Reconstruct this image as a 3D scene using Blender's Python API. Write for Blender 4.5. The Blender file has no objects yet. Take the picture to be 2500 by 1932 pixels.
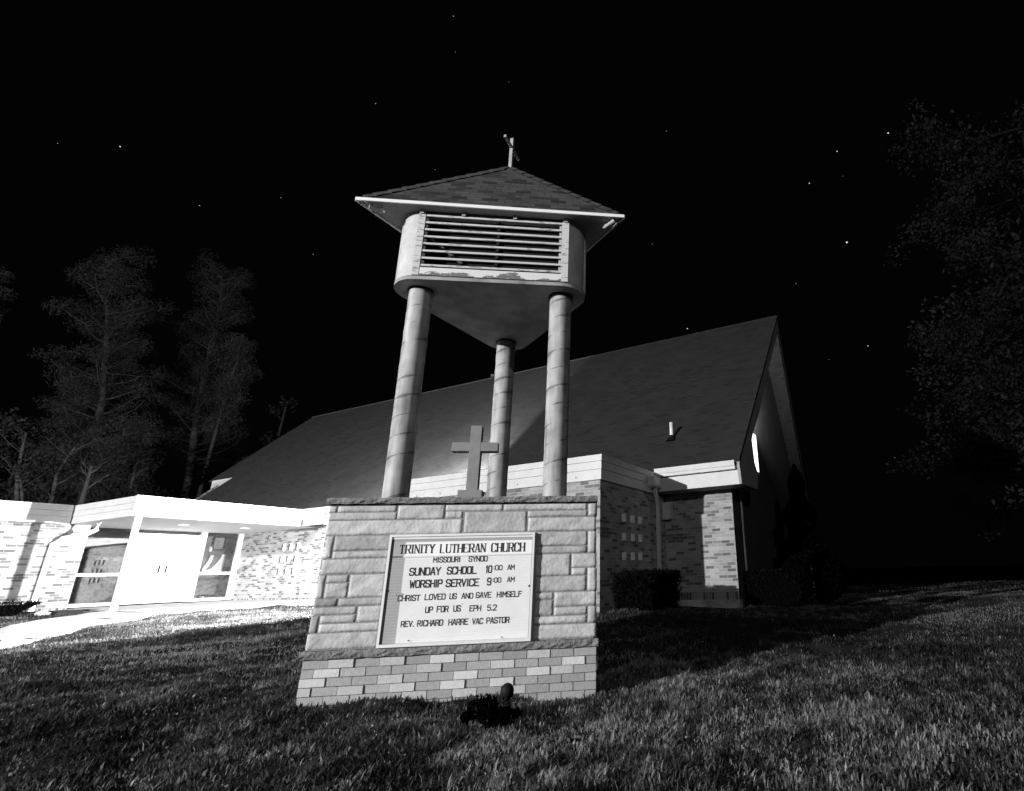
import bpy, math, random
import numpy as np
from mathutils import Vector, Matrix
random.seed(7); rng = np.random.default_rng(7)
S = bpy.context.scene
col = S.collection
# ---------------------------------------------------------------- camera, world, light
cam_d = bpy.data.cameras.new('camera'); cam = bpy.data.objects.new('camera', cam_d); col.objects.link(cam)
YAW, PITCH, ROLL = .1514, .3225, -.0299
def cam_axes(y, p, r):
    f = Vector((math.sin(y)*math.cos(p), math.cos(y)*math.cos(p), math.sin(p)))
    ri = Vector((math.cos(y), -math.sin(y), 0)); up = ri.cross(f)
    return math.cos(r)*ri + math.sin(r)*up, -math.sin(r)*ri + math.cos(r)*up, f
R_, U_, F_ = cam_axes(YAW, PITCH, ROLL)
CAM = Vector((1.0118, -5.25, -.7216))
cam.matrix_world = Matrix(((R_.x, U_.x, -F_.x, CAM.x), (R_.y, U_.y, -F_.y, CAM.y), (R_.z, U_.z, -F_.z, CAM.z), (0, 0, 0, 1)))
cam_d.sensor_width = 36; cam_d.lens = 1300.85/2500*36
cam_d.shift_x = -(1600.75-1250)/2500; cam_d.shift_y = -(966-963.62)/2500
cam_d.clip_start = .05; cam_d.clip_end = 2000
S.camera = cam
w = bpy.data.worlds.new('World'); S.world = w; w.use_nodes = True
w.node_tree.nodes['Background'].inputs[0].default_value = (1, 1, 1, 1)
w.node_tree.nodes['Background'].inputs[1].default_value = .0009
S.view_settings.view_transform = 'Standard'; S.view_settings.look = 'None'
S.view_settings.exposure = 0; S.view_settings.gamma = 1
# church frame: local x runs along the nave wall (a), local y goes back from it (b)
AL = .5802; O = Vector((1.4691, 5.0571, 0))
ea = Vector((math.cos(AL), -math.sin(AL), 0)); eb = Vector((math.sin(AL), math.cos(AL), 0))
def cw(a, b, z): return O + ea*a + eb*b + Vector((0, 0, z))
# the street lamp beyond the left of the picture
LAMP = Vector((-24.6, -16.6, 6.1))
ld = bpy.data.lights.new('street_light', 'POINT'); ld.energy = 63000; ld.shadow_soft_size = .2
lo = bpy.data.objects.new('street_light', ld); lo.location = LAMP; col.objects.link(lo)

# a weaker lamp across the road behind the camera
LAMP2 = Vector((1., -25., 9.))
l2 = bpy.data.lights.new('street_light', 'POINT'); l2.energy = 3600; l2.shadow_soft_size = .3
l2o = bpy.data.objects.new('street_light', l2); l2o.location = LAMP2; col.objects.link(l2o)

# ---------------------------------------------------------------- materials
def mat(name, v=.5, rough=.8, noise=0, scale=8, bump=0, bscale=40, metal=0, attr=False, detail=4, spec=.3):
    m = bpy.data.materials.new(name); m.use_nodes = True
    nt = m.node_tree; N = nt.nodes; L = nt.links; p = N['Principled BSDF']
    p.inputs['Roughness'].default_value = rough; p.inputs['Metallic'].default_value = metal
    p.inputs['Specular IOR Level'].default_value = spec
    p.inputs['Base Color'].default_value = (v, v, v, 1)
    tc = N.new('ShaderNodeTexCoord')
    src = None
    if noise:
        n = N.new('ShaderNodeTexNoise'); n.inputs['Scale'].default_value = scale; n.inputs['Detail'].default_value = detail
        n.inputs['Roughness'].default_value = .62
        L.new(tc.outputs['Object'], n.inputs['Vector'])
        mr = N.new('ShaderNodeMapRange'); mr.inputs['From Min'].default_value = .25; mr.inputs['From Max'].default_value = .75
        mr.inputs['To Min'].default_value = v*(1-noise); mr.inputs['To Max'].default_value = v*(1+noise)
        L.new(n.outputs['Fac'], mr.inputs['Value']); src = mr.outputs['Result']
    if attr:
        at = N.new('ShaderNodeAttribute'); at.attribute_name = 'tone'
        mu = N.new('ShaderNodeMath'); mu.operation = 'MULTIPLY'
        L.new(at.outputs['Fac'], mu.inputs[0])
        if src: L.new(src, mu.inputs[1])
        else: mu.inputs[1].default_value = v
        src = mu.outputs[0]
    if src: L.new(src, p.inputs['Base Color'])
    if bump:
        n2 = N.new('ShaderNodeTexNoise'); n2.inputs['Scale'].default_value = bscale; n2.inputs['Detail'].default_value = 6
        L.new(tc.outputs['Object'], n2.inputs['Vector'])
        b = N.new('ShaderNodeBump'); b.inputs['Strength'].default_value = bump; b.inputs['Distance'].default_value = .02
        L.new(n2.outputs['Fac'], b.inputs['Height']); L.new(b.outputs['Normal'], p.inputs['Normal'])
    return m
def backlit(m, s):
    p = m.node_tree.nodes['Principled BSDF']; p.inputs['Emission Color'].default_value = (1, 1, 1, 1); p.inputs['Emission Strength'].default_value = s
def emit(name, s):
    m = bpy.data.materials.new(name); m.use_nodes = True; nt = m.node_tree
    nt.nodes.remove(nt.nodes['Principled BSDF']); e = nt.nodes.new('ShaderNodeEmission')
    e.inputs['Strength'].default_value = s; nt.links.new(e.outputs[0], nt.nodes['Material Output'].inputs[0]); return m
def brick_mat(name, lo, hi, dark, mortar, frac=.25, bw=.2032, bh=.0677, ms=.009, bump=.35):
    m = bpy.data.materials.new(name); m.use_nodes = True
    nt = m.node_tree; N = nt.nodes; L = nt.links; p = N['Principled BSDF']; p.inputs['Roughness'].default_value = .85
    p.inputs['Specular IOR Level'].default_value = .2
    uv = N.new('ShaderNodeUVMap'); uv.uv_map = 'UVMap'
    bt = N.new('ShaderNodeTexBrick'); bt.inputs['Scale'].default_value = 1
    bt.inputs['Brick Width'].default_value = bw; bt.inputs['Row Height'].default_value = bh
    bt.inputs['Mortar Size'].default_value = ms*.5; bt.inputs['Mortar Smooth'].default_value = .2
    bt.inputs['Color1'].default_value = (0, 0, 0, 1); bt.inputs['Color2'].default_value = (1, 1, 1, 1); bt.inputs['Mortar'].default_value = (.5, .5, .5, 1)
    L.new(uv.outputs['UV'], bt.inputs['Vector'])
    cr = N.new('ShaderNodeValToRGB'); e = cr.color_ramp.elements
    e[0].position = 0; e[0].color = (dark*.7,)*3 + (1,)
    e[1].position = 1; e[1].color = (hi,)*3 + (1,)
    q = e.new(frac); q.color = (dark*1.25,)*3 + (1,)
    q = e.new(frac+.05); q.color = (lo,)*3 + (1,)
    L.new(bt.outputs['Color'], cr.inputs['Fac'])
    n = N.new('ShaderNodeTexNoise'); n.inputs['Scale'].default_value = 24; n.inputs['Detail'].default_value = 6; n.inputs['Roughness'].default_value = .7
    L.new(uv.outputs['UV'], n.inputs['Vector'])
    n3 = N.new('ShaderNodeTexNoise'); n3.inputs['Scale'].default_value = 1.3; n3.inputs['Detail'].default_value = 3
    L.new(uv.outputs['UV'], n3.inputs['Vector'])
    ad = N.new('ShaderNodeMath'); ad.operation = 'ADD'; L.new(n.outputs['Fac'], ad.inputs[0]); L.new(n3.outputs['Fac'], ad.inputs[1])
    mr = N.new('ShaderNodeMapRange'); mr.inputs['From Min'].default_value = .6; mr.inputs['From Max'].default_value = 1.4
    mr.inputs['To Min'].default_value = .72; mr.inputs['To Max'].default_value = 1.25
    L.new(ad.outputs[0], mr.inputs['Value'])
    mx = N.new('ShaderNodeMix'); mx.data_type = 'RGBA'
    L.new(bt.outputs['Fac'], mx.inputs[0]); L.new(cr.outputs['Color'], mx.inputs[6]); mx.inputs[7].default_value = (mortar,)*3 + (1,)
    ml = N.new('ShaderNodeVectorMath'); ml.operation = 'SCALE'
    L.new(mx.outputs[2], ml.inputs[0]); L.new(mr.outputs['Result'], ml.inputs['Scale'])
    L.new(ml.outputs['Vector'], p.inputs['Base Color'])
    b = N.new('ShaderNodeBump'); b.inputs['Strength'].default_value = bump; b.inputs['Distance'].default_value = .008; b.invert = True
    ad2 = N.new('ShaderNodeMath'); ad2.operation = 'MULTIPLY_ADD'; ad2.inputs[1].default_value = -.5
    L.new(n.outputs['Fac'], ad2.inputs[0]); L.new(bt.outputs['Fac'], ad2.inputs[2])
    L.new(ad2.outputs[0], b.inputs['Height']); L.new(b.outputs['Normal'], p.inputs['Normal'])
    return m
def shingle_mat(name, v, var, bw, bh):
    m = brick_mat(name, v, v*(1+var), v*(1-var), v*.6, .3, bw, bh, bh*.1, .4); return m
def column_mat():
    m = bpy.data.materials.new('spiral_cast_concrete'); m.use_nodes = True
    nt = m.node_tree; N = nt.nodes; L = nt.links; p = N['Principled BSDF']; p.inputs['Roughness'].default_value = .75
    tc = N.new('ShaderNodeTexCoord'); sp = N.new('ShaderNodeSeparateXYZ'); L.new(tc.outputs['Object'], sp.inputs[0])
    def math_(op, x, y=None, z=None):
        n = N.new('ShaderNodeMath'); n.operation = op
        for i, v in enumerate((x, y, z)):
            if v is None: continue
            if isinstance(v, (int, float)): n.inputs[i].default_value = v
            else: L.new(v, n.inputs[i])
        return n.outputs[0]
    ns = N.new('ShaderNodeTexNoise'); ns.inputs['Scale'].default_value = 5; ns.inputs['Detail'].default_value = 6; L.new(tc.outputs['Object'], ns.inputs['Vector'])
    mp = N.new('ShaderNodeMapping'); mp.inputs['Scale'].default_value = (9, 9, 1.1); L.new(tc.outputs['Object'], mp.inputs['Vector'])
    nv = N.new('ShaderNodeTexNoise'); nv.inputs['Scale'].default_value = 1.6; nv.inputs['Detail'].default_value = 5; L.new(mp.outputs['Vector'], nv.inputs['Vector'])
    ang = math_('ARCTAN2', sp.outputs['Y'], sp.outputs['X'])
    t = math_('MULTIPLY_ADD', ang, -1/(2*math.pi), math_('DIVIDE', sp.outputs['Z'], .205))
    t = math_('ADD', t, math_('MULTIPLY', ns.outputs['Fac'], .12))
    fr = math_('FRACT', t); d = math_('ABSOLUTE', math_('SUBTRACT', fr, .5))
    line = math_('LESS_THAN', d, math_('MULTIPLY', math_('SUBTRACT', ns.outputs['Fac'], .44), .42))
    base = N.new('ShaderNodeMapRange'); base.inputs['From Min'].default_value = .36; base.inputs['From Max'].default_value = .64
    base.inputs['To Min'].default_value = .44; base.inputs['To Max'].default_value = .17
    L.new(math_('MULTIPLY_ADD', nv.outputs['Fac'], .55, math_('MULTIPLY', ns.outputs['Fac'], .45)), base.inputs['Value'])
    fin = math_('MULTIPLY', base.outputs['Result'], math_('MULTIPLY_ADD', line, -.55, 1))
    L.new(fin, p.inputs['Base Color'])
    b = N.new('ShaderNodeBump'); b.inputs['Strength'].default_value = .5; b.inputs['Distance'].default_value = .01
    L.new(math_('MULTIPLY_ADD', ns.outputs['Fac'], .4, line), b.inputs['Height']); b.invert = True
    L.new(b.outputs['Normal'], p.inputs['Normal'])
    return m
def peel_mat(name, paint, under, cut, scale, squash):
    m = bpy.data.materials.new(name); m.use_nodes = True
    nt = m.node_tree; N = nt.nodes; L = nt.links; p = N['Principled BSDF']; p.inputs['Roughness'].default_value = .6
    tc = N.new('ShaderNodeTexCoord'); mp = N.new('ShaderNodeMapping'); mp.inputs['Scale'].default_value = squash; L.new(tc.outputs['Object'], mp.inputs['Vector'])
    n = N.new('ShaderNodeTexNoise'); n.inputs['Scale'].default_value = scale; n.inputs['Detail'].default_value = 8; n.inputs['Roughness'].default_value = .62; L.new(mp.outputs['Vector'], n.inputs['Vector'])
    at = N.new('ShaderNodeAttribute'); at.attribute_name = 'tone'
    ad = N.new('ShaderNodeMath'); ad.operation = 'ADD'; L.new(n.outputs['Fac'], ad.inputs[0]); L.new(at.outputs['Fac'], ad.inputs[1])
    cr = N.new('ShaderNodeValToRGB'); e = cr.color_ramp.elements
    e[0].position = cut-.012; e[0].color = (paint,)*3+(1,); e[1].position = cut+.012; e[1].color = (under,)*3+(1,)
    L.new(ad.outputs[0], cr.inputs['Fac']); L.new(cr.outputs['Color'], p.inputs['Base Color'])
    return m
def glass_mat(name, refl, tint=.9, gl=.9):
    m = bpy.data.materials.new(name); m.use_nodes = True
    nt = m.node_tree; N = nt.nodes; L = nt.links; N.remove(N['Principled BSDF'])
    t = N.new('ShaderNodeBsdfTransparent'); t.inputs[0].default_value = (tint,)*3+(1,)
    g = N.new('ShaderNodeBsdfGlossy'); g.inputs['Roughness'].default_value = .02; g.inputs['Color'].default_value = (gl, gl, gl, 1)
    mx = N.new('ShaderNodeMixShader'); mx.inputs[0].default_value = refl
    L.new(t.outputs[0], mx.inputs[1]); L.new(g.outputs[0], mx.inputs[2]); L.new(mx.outputs[0], N['Material Output'].inputs[0])
    return m
M = dict(
 brick=mat('sign_brick', 1, .8, .14, 30, .35, 90, attr=True),
 stone=mat('rock_faced_sandstone', 1, .85, .3, 7, .45, 30, attr=True, detail=7),
 mortar=mat('mortar', .22, .9, .2, 30, .3, 60),
 capstone=mat('weathered_capstone', .17, .9, .55, 16, .9, 34, detail=7),
 conc=mat('pale_cast_concrete', .2, .8, .14, 10, .15, 40),
 slab=mat('stained_concrete_slab', .27, .8, .5, 4, .2, 30, detail=6),
 column=column_mat(),
 drum=mat('aged_cream_sheet_metal', .42, .5, .3, 5, .05, 16, detail=7),
 white=mat('white_paint', .72, .5, .06, 5, .05, 40),
 trim=mat('white_fascia_board', .54, .5, .09, 4, .08, 18),
 slat=peel_mat('peeling_slat_paint', .5, .2, .62, 8, (1, 6, 6)),
 peel=peel_mat('peeling_panel_paint', .6, .13, 1.0, 5, (1, 4, 2)),
 soffit=mat('painted_soffit', .22, .7, .1, 4, .05, 40),
 dark=mat('black_metal', .010, .6, .2, 20, spec=.12),
 blackhole=mat('painted_belfry_shade', .004, .9),
 letter=mat('black_letter', .012, .5),
 board=mat('white_sign_face', .50, .35, .05, 3),
 board2=mat('ribbed_letter_board', .44, .4, .08, 6),
 alu=mat('aluminium_frame', .72, .4, .06, 8),
 blackin=mat('black_gasket_and_shade', .012, .6),
 bshingle=shingle_mat('weathered_shingle', .045, .45, .17, .085),
 hip=mat('hip_shingle', .045, .9, .5, 14, .4, 30),
 nshingle=shingle_mat('dark_roof_shingle', .028, .08, .22, .075),
 chbrick=brick_mat('church_brick', .26, .37, .14, .40, .25),
 soldier=brick_mat('soldier_course_brick', .22, .36, .09, .44, .4, .0677, .5),
 concbase=mat('stained_concrete_base', .42, .9, .45, 3, .5, 20),
 barge=mat('dark_verge_board', .34, .7, .12, 3, .1, 12),
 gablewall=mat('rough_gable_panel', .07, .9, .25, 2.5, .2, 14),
 frieze=mat('dark_frieze_paint', .07, .8, .3, 8),
 csoffit=mat('canopy_soffit_paint', .5, .7, .06, 3),
 block=mat('pale_glazed_block', .8, .5, .1, 12),
 partition=mat('grey_lobby_partition', .13, .9, .25, 3),
 conc2=mat('grey_cross_metal', .3, .7, .2, 9),
 flat=mat('flat_roof_gravel', .1, .95, .3, 20, .4, 60),
 door=mat('white_door_paint', .75, .4, .03, 3),
 glass=glass_mat('window_glass', .22, .85), mirror=glass_mat('reflective_window_glass', .22, .45, .42),
 block_shade=mat('painted_block_shade', .02, .15), paleglass=mat('frosted_slot_glass', .55, .4),
 lobby=mat('lobby_plaster', .06, .9, .1, 3), lobbyfloor=mat('lobby_floor', .05, .5),
 lamp_on=emit('lit_soffit_lamp', 1.6), window_on=emit('lit_gable_glass', 2.2), flood_on=emit('lit_flood_lens', 30), star=emit('starlight', 1),
 walk=mat('concrete_walk', .35, .85, .12, 3, .15, 30),
 bark=mat('grey_bark', .03, 1, .6, 5, .8, 20, spec=0), birch=mat('pale_bark', .032, 1, .6, 5, .3, 20, spec=0),
 darkbark=mat('dark_bark', .010, 1, .6, 5, spec=0),
 needle=mat('pine_needles', .026, 1, attr=True, spec=0), leaf=mat('tree_leaves', .013, 1, attr=True, spec=0),
 hedge=mat('hedge_leaves', .006, 1, attr=True, spec=0), hedgein=mat('hedge_core', .002, 1, spec=0),
 rock=mat('white_rock', .6, .9, .2, 8, .6, 14), mulch=mat('bed_mulch', .16, 1, .6, 12, 1, 30),
 blade=mat('grass_blade', 1, .55, attr=True, spec=.35),
)
def add_translucency(m, k, gain):
    nt = m.node_tree; N = nt.nodes; L = nt.links; p = N['Principled BSDF']; src = p.inputs['Base Color'].links[0].from_socket
    g = N.new('ShaderNodeMath'); g.operation = 'MULTIPLY'; g.inputs[1].default_value = gain; L.new(src, g.inputs[0])
    t = N.new('ShaderNodeBsdfTranslucent'); L.new(g.outputs[0], t.inputs['Color'])
    mx = N.new('ShaderNodeMixShader'); mx.inputs[0].default_value = k
    L.new(p.outputs[0], mx.inputs[1]); L.new(t.outputs[0], mx.inputs[2]); L.new(mx.outputs[0], N['Material Output'].inputs[0])
def lawn_mat():
    m = mat('lawn_soil_and_turf', .028, 1, .6, 3, .9, 26, detail=9, spec=0); return m
M['lawn'] = lawn_mat()
add_translucency(M['blade'], .5, 1.9)
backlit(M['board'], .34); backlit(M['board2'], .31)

# ---------------------------------------------------------------- mesh helper
class MB:
    def __init__(s): s.v=[]; s.f=[]; s.t=[]; s.uv=[]; s.sm=[]
    def face(s, pts, tone=1., uv=None, smooth=False):
        i = len(s.v); s.v += [tuple(p) for p in pts]; s.f.append(tuple(range(i, i+len(pts)))); s.t.append(tone); s.sm.append(smooth)
        s.uv.append(uv if uv else [(p[0], p[2]) for p in pts])
    def box(s, x0, x1, y0, y1, z0, z1, tone=1., bev=0.):
        def q(*P, u=0):
            s.face(P, tone, [((p[1] if u else p[0]), p[2]) for p in P])
        A=(x0,y0,z0);B=(x1,y0,z0);C=(x1,y1,z0);D=(x0,y1,z0);E=(x0,y0,z1);F=(x1,y0,z1);G=(x1,y1,z1);H=(x0,y1,z1)
        q(A,B,F,E); q(B,C,G,F,u=1); q(C,D,H,G); q(D,A,E,H,u=1); q(E,F,G,H); q(D,C,B,A)
    def prism(s, poly, z0, z1, tone=1., smooth=False, caps=True):
        n=len(poly); per=0
        for i in range(n):
            a=poly[i]; b=poly[(i+1)%n]; l=math.hypot(b[0]-a[0], b[1]-a[1])
            s.face([(a[0],a[1],z0),(b[0],b[1],z0),(b[0],b[1],z1),(a[0],a[1],z1)], tone, [(per,z0),(per+l,z0),(per+l,z1),(per,z1)], smooth); per+=l
        if caps:
            s.face([(p[0],p[1],z1) for p in poly], tone); s.face([(p[0],p[1],z0) for p in reversed(poly)], tone)
    def tube(s, path, rad, n=8, tone=1., caps=True, sq=False):
        P=[Vector(p) for p in path]; rads=rad if isinstance(rad,(list,tuple)) else [rad]*len(P); rings=[]
        up=None
        for i,p in enumerate(P):
            d=(P[min(i+1,len(P)-1)]-P[max(i-1,0)]).normalized()
            ref=Vector((0,0,1)) if abs(d.z)<.95 else Vector((1,0,0))
            u=d.cross(ref).normalized(); v=u.cross(d).normalized()
            off=math.pi/4 if sq else 0
            rings.append([p+(u*math.cos(off+2*math.pi*k/n)+v*math.sin(off+2*math.pi*k/n))*rads[i] for k in range(n)])
        for i in range(len(P)-1):
            for k in range(n):
                s.face([rings[i][k],rings[i][(k+1)%n],rings[i+1][(k+1)%n],rings[i+1][k]], tone, None, not sq)
        if caps:
            s.face(rings[0],tone); s.face(list(reversed(rings[-1])),tone)
    def wall(s, u0, u1, z0, z1, holes, pos, depth, tone=1.):
        """rectangular wall in (u, z) with rectangular holes and reveals; pos(u, z, d) gives the point d behind the face"""
        us=sorted({u0,u1,*[h[0] for h in holes],*[h[1] for h in holes]}); zs=sorted({z0,z1,*[h[2] for h in holes],*[h[3] for h in holes]})
        us=[u for u in us if u0<=u<=u1]; zs=[z for z in zs if z0<=z<=z1]
        for i in range(len(us)-1):
            for j in range(len(zs)-1):
                um=(us[i]+us[i+1])/2; zm=(zs[j]+zs[j+1])/2
                if any(h[0]<um<h[1] and h[2]<zm<h[3] for h in holes): continue
                c=[(us[i],zs[j]),(us[i+1],zs[j]),(us[i+1],zs[j+1]),(us[i],zs[j+1])]
                s.face([pos(u,z,0) for u,z in c], tone, c)
        for h in holes:
            c=[(h[0],h[2]),(h[1],h[2]),(h[1],h[3]),(h[0],h[3])]
            for k in range(4):
                p,q=c[k],c[(k+1)%4]
                s.face([pos(*q,0),pos(*p,0),pos(*p,depth),pos(*q,depth)], tone, [q,p,(p[0]+.03,p[1]+.01),(q[0]+.03,q[1]+.01)])
    def build(s, name, material, parent=None, loc=None, kind=None):
        me=bpy.data.meshes.new(name); me.from_pydata(s.v,[],s.f); me.materials.append(material)
        uv=me.uv_layers.new(name='UVMap'); flat=[c for f in s.uv for p in f for c in p]; uv.data.foreach_set('uv', flat)
        at=me.attributes.new('tone','FLOAT','FACE'); at.data.foreach_set('value', s.t)
        me.polygons.foreach_set('use_smooth', s.sm)
        me.update()
        o=bpy.data.objects.new(name, me); col.objects.link(o)
        if any(s.sm):
            import bmesh
            bm=bmesh.new(); bm.from_mesh(me); bmesh.ops.remove_doubles(bm, verts=bm.verts, dist=1e-5); bm.to_mesh(me); bm.free()
        if parent: o.parent=parent
        if loc: o.location=loc
        if kind: o['kind']=kind
        return o
def tag(o, label, cat, group=None, kind=None):
    o['label']=label; o['category']=cat
    if group: o['group']=group
    if kind: o['kind']=kind
    return o
def empty(name, loc, rz=0):
    o=bpy.data.objects.new(name,None); col.objects.link(o); o.location=loc; o.rotation_euler=(0,0,rz); o.empty_display_size=.2; return o

# ---------------------------------------------------------------- ground
CP=[(-1.21,0,-1.665),(1.21,0,-1.715),(0,2,-1.64),(0,-1.2,-1.74),(1,-3,-1.86),(-3.5,-3,-1.84),(6,-3,-1.84),(1,-7,-2.05),(-8,-5,-1.86),(12,-4,-1.8),
    (5,1.5,-1.63),(3.2,4.3,-1.46)]
for a,b,z in [(0,-.1,-1.40),(1.0,.3,-1.37),(1.65,3.0,-1.50),(1.0,2.6,-1.47),(-5.3,0,-1.36),(-10,-2.4,-1.31),(-13,2,-1.27),(-13,-1.6,-1.27),(-13,-3.6,-1.27),(-7,-5,-1.42),(-16,-6,-1.25),(-17,2,-1.25),(-6,3,-1.32),(-20,8,-1.3),(3,9,-1.5),(-9,.5,-1.3)]:
    p=cw(a,b,z); CP.append(tuple(p))
CP+=[(9,7,-1.42),(16,10,-1.45),(14,3,-1.5),(25,16,-1.6),(40,40,-2),(-40,40,-1.2),(-40,-10,-1.6),(40,-10,-2),(-40,80,-1.2),(40,90,-2.2),(0,60,-1.5),(0,-20,-2.6),(-60,30,-1.3),(70,30,-2.5)]
CPa=np.array(CP)
def _k(r): return np.sqrt(r*r+4.0)
_d=np.hypot(CPa[:,None,0]-CPa[None,:,0],CPa[:,None,1]-CPa[None,:,1])
_wt=np.linalg.solve(_k(_d)-np.eye(len(CP))*.02, CPa[:,2]-CPa[:,2].mean())
def ground(x,y):
    x=np.asarray(x,float);y=np.asarray(y,float)
    r=np.hypot(x[...,None]-CPa[:,0],y[...,None]-CPa[:,1])
    z=_k(r)@_wt+CPa[:,2].mean()
    near=np.clip((9-np.hypot(x-1,y+1))/5,0,1)
    z=z+near*.030*np.sin(5.1*x-2.9*y+.7)*np.sin(4.7*y+2.2*x)+near*.012*np.sin(11*x+4*y)*np.sin(9*y-5*x+1)+.02*np.sin(3.3*x-1.9*y+.7)*np.sin(2.9*y+1.2*x)+.018*np.sin(2.1*x+.6*y)*np.sin(1.7*y-.5*x)+.010*np.sin(5.3*x+1.1)*np.sin(4.7*y+.3*x)
    return z
def gz(x,y): return float(ground(np.array([x]),np.array([y]))[0])
def lawn():
    xs=np.concatenate([np.linspace(-300,-60,9)[:-1],np.linspace(-60,-12,25)[:-1],np.linspace(-12,14,241)[:-1],np.linspace(14,70,29)[:-1],np.linspace(70,300,9)])
    ys=np.concatenate([np.linspace(-60,-9,9)[:-1],np.linspace(-9,18,251)[:-1],np.linspace(18,90,37)[:-1],np.linspace(90,500,9)])
    X,Y=np.meshgrid(xs,ys); xc=np.clip(X,-60,70); yc=np.clip(Y,-20,90); Z=ground(xc,yc)
    n,m=X.shape; V=np.stack([X,Y,Z],-1).reshape(-1,3)
    idx=np.arange(n*m).reshape(n,m); Fq=np.stack([idx[:-1,:-1],idx[:-1,1:],idx[1:,1:],idx[1:,:-1]],-1).reshape(-1,4)
    me=bpy.data.meshes.new('lawn'); me.from_pydata(V.tolist(),[],Fq.tolist()); me.materials.append(M['lawn'])
    me.polygons.foreach_set('use_smooth',[True]*len(Fq)); me.update()
    o=bpy.data.objects.new('lawn',me); col.objects.link(o); o['kind']='structure'; return o
lawn()

# ---------------------------------------------------------------- the sign tower
def rounded_tri(P, r, n=14):
    out=[]
    for i in range(3):
        a,b,c=Vector(P[i-1]),Vector(P[i]),Vector(P[(i+1)%3])
        n1=Vector(((b-a).y,-(b-a).x)).normalized(); n2=Vector(((c-b).y,-(c-b).x)).normalized()
        a1=math.atan2(n1.y,n1.x); a2=math.atan2(n2.y,n2.x)
        while a2<a1: a2+=2*math.pi
        for k in range(n+1):
            t=a1+(a2-a1)*k/n; out.append((b.x+math.cos(t)*r,b.y+math.sin(t)*r))
    return out
W2=1.21; DEP=1.95
tower=empty('sign_tower',(0,0,-1.70))
tag(tower,'church sign tower of stone and brick with three columns carrying a louvred belfry','sign tower')
tower.location=(0,0,0)
# brick base, every brick with its own tone and projection
rows=[('F',[2,4,6,10],[7]),('H',[2,6,9,12],[]),('F',[1,4,7,10],[11]),('H',[1,3,5,7,9],[13]),('F',[],[5,7,9]),('H',[3,8],[]),('F',[2,6,11],[]),('H',[],[])]
bb=MB()
H=.0677; z=-1.332
def brick_box(mb,x0,x1,y0,y1,z0,z1,tone):
    j=lambda s=.0015: random.uniform(-s,s)
    mb.box(x0,x1,y0,y1,z0,z1,tone)
for r,(kind,br,md) in enumerate(rows):
    zt=z-r*H; zb=zt-H
    xs=[-W2+.2017*i for i in range(13)] if kind=='F' else [-W2]+[-W2+.1008+.2017*i for i in range(12)]+[W2]
    for i in range(len(xs)-1):
        t=.52 if i+1 in br else (.42 if i+1 in md else .33)
        t*=random.uniform(.84,1.14)
        pr=.010 if i+1 in br else random.uniform(-.002,.005)
        brick_box(bb,xs[i]+.0035,xs[i+1]-.0035,-pr,.09,zb+.003+random.uniform(-.001,.001),zt-.003,t)
    # sides and back, plain running bond
    ys=[.0+.2017*i+(0 if kind=='F' else .1) for i in range(0,11)]
    for sx in (-1,1):
        for i in range(len(ys)-1):
            y0,y1=max(ys[i],.095)+.0035,min(ys[i+1],DEP-.06)-.0035
            if y1-y0<.03: continue
            t=random.choice([.25,.25,.25,.44]); pr=.014 if t>.3 else .001
            x0,x1=(W2-.09,W2+pr) if sx>0 else (-W2-pr,-W2+.09)
            brick_box(bb,x0,x1,y0,y1,zb+.003,zt-.003,t)
    for i in range(len(xs)-1):
        brick_box(bb,xs[i]+.0035,xs[i+1]-.0035,DEP-.05,DEP+random.choice([.002,.002,.015]),zb+.003,zt-.003,random.choice([.25,.25,.45]))
o=bb.build('brick_base',M['brick'],tower)
md=o.modifiers.new('bevel','BEVEL'); md.width=.003; md.segments=2
mm=MB(); mm.box(-W2+.012,W2-.012,.011,DEP-.011,-1.9,-1.33); mm.build('base_mortar',M['mortar'],tower)
# projecting stone ledge
def rough_band(mb,x0,x1,y0,y1,z0,z1,seg,amp,tone=1.):
    nx=max(2,int((x1-x0)/seg)); nz=3; g={}
    for i in range(nx+1):
        for k in range(nz+1):
            ed=0 if (k in (0,nz)) else 1
            g[i,k]=(x0+(x1-x0)*i/nx, y0-(amp*random.random()*ed), z0+(z1-z0)*k/nz+random.uniform(-.004,.004))
    for i in range(nx):
        for k in range(nz):
            mb.face([g[i,k],g[i+1,k],g[i+1,k+1],g[i,k+1]],tone*random.uniform(.85,1.15))
    mb.box(x0,x1,y0+.004,y1,z0+.004,z1-.004,tone)
lg=MB(); rough_band(lg,-1.235,1.225,-.022,DEP+.02,-1.326,-1.262,.05,.018); lg.build('stone_ledge',M['capstone'],tower)
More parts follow.
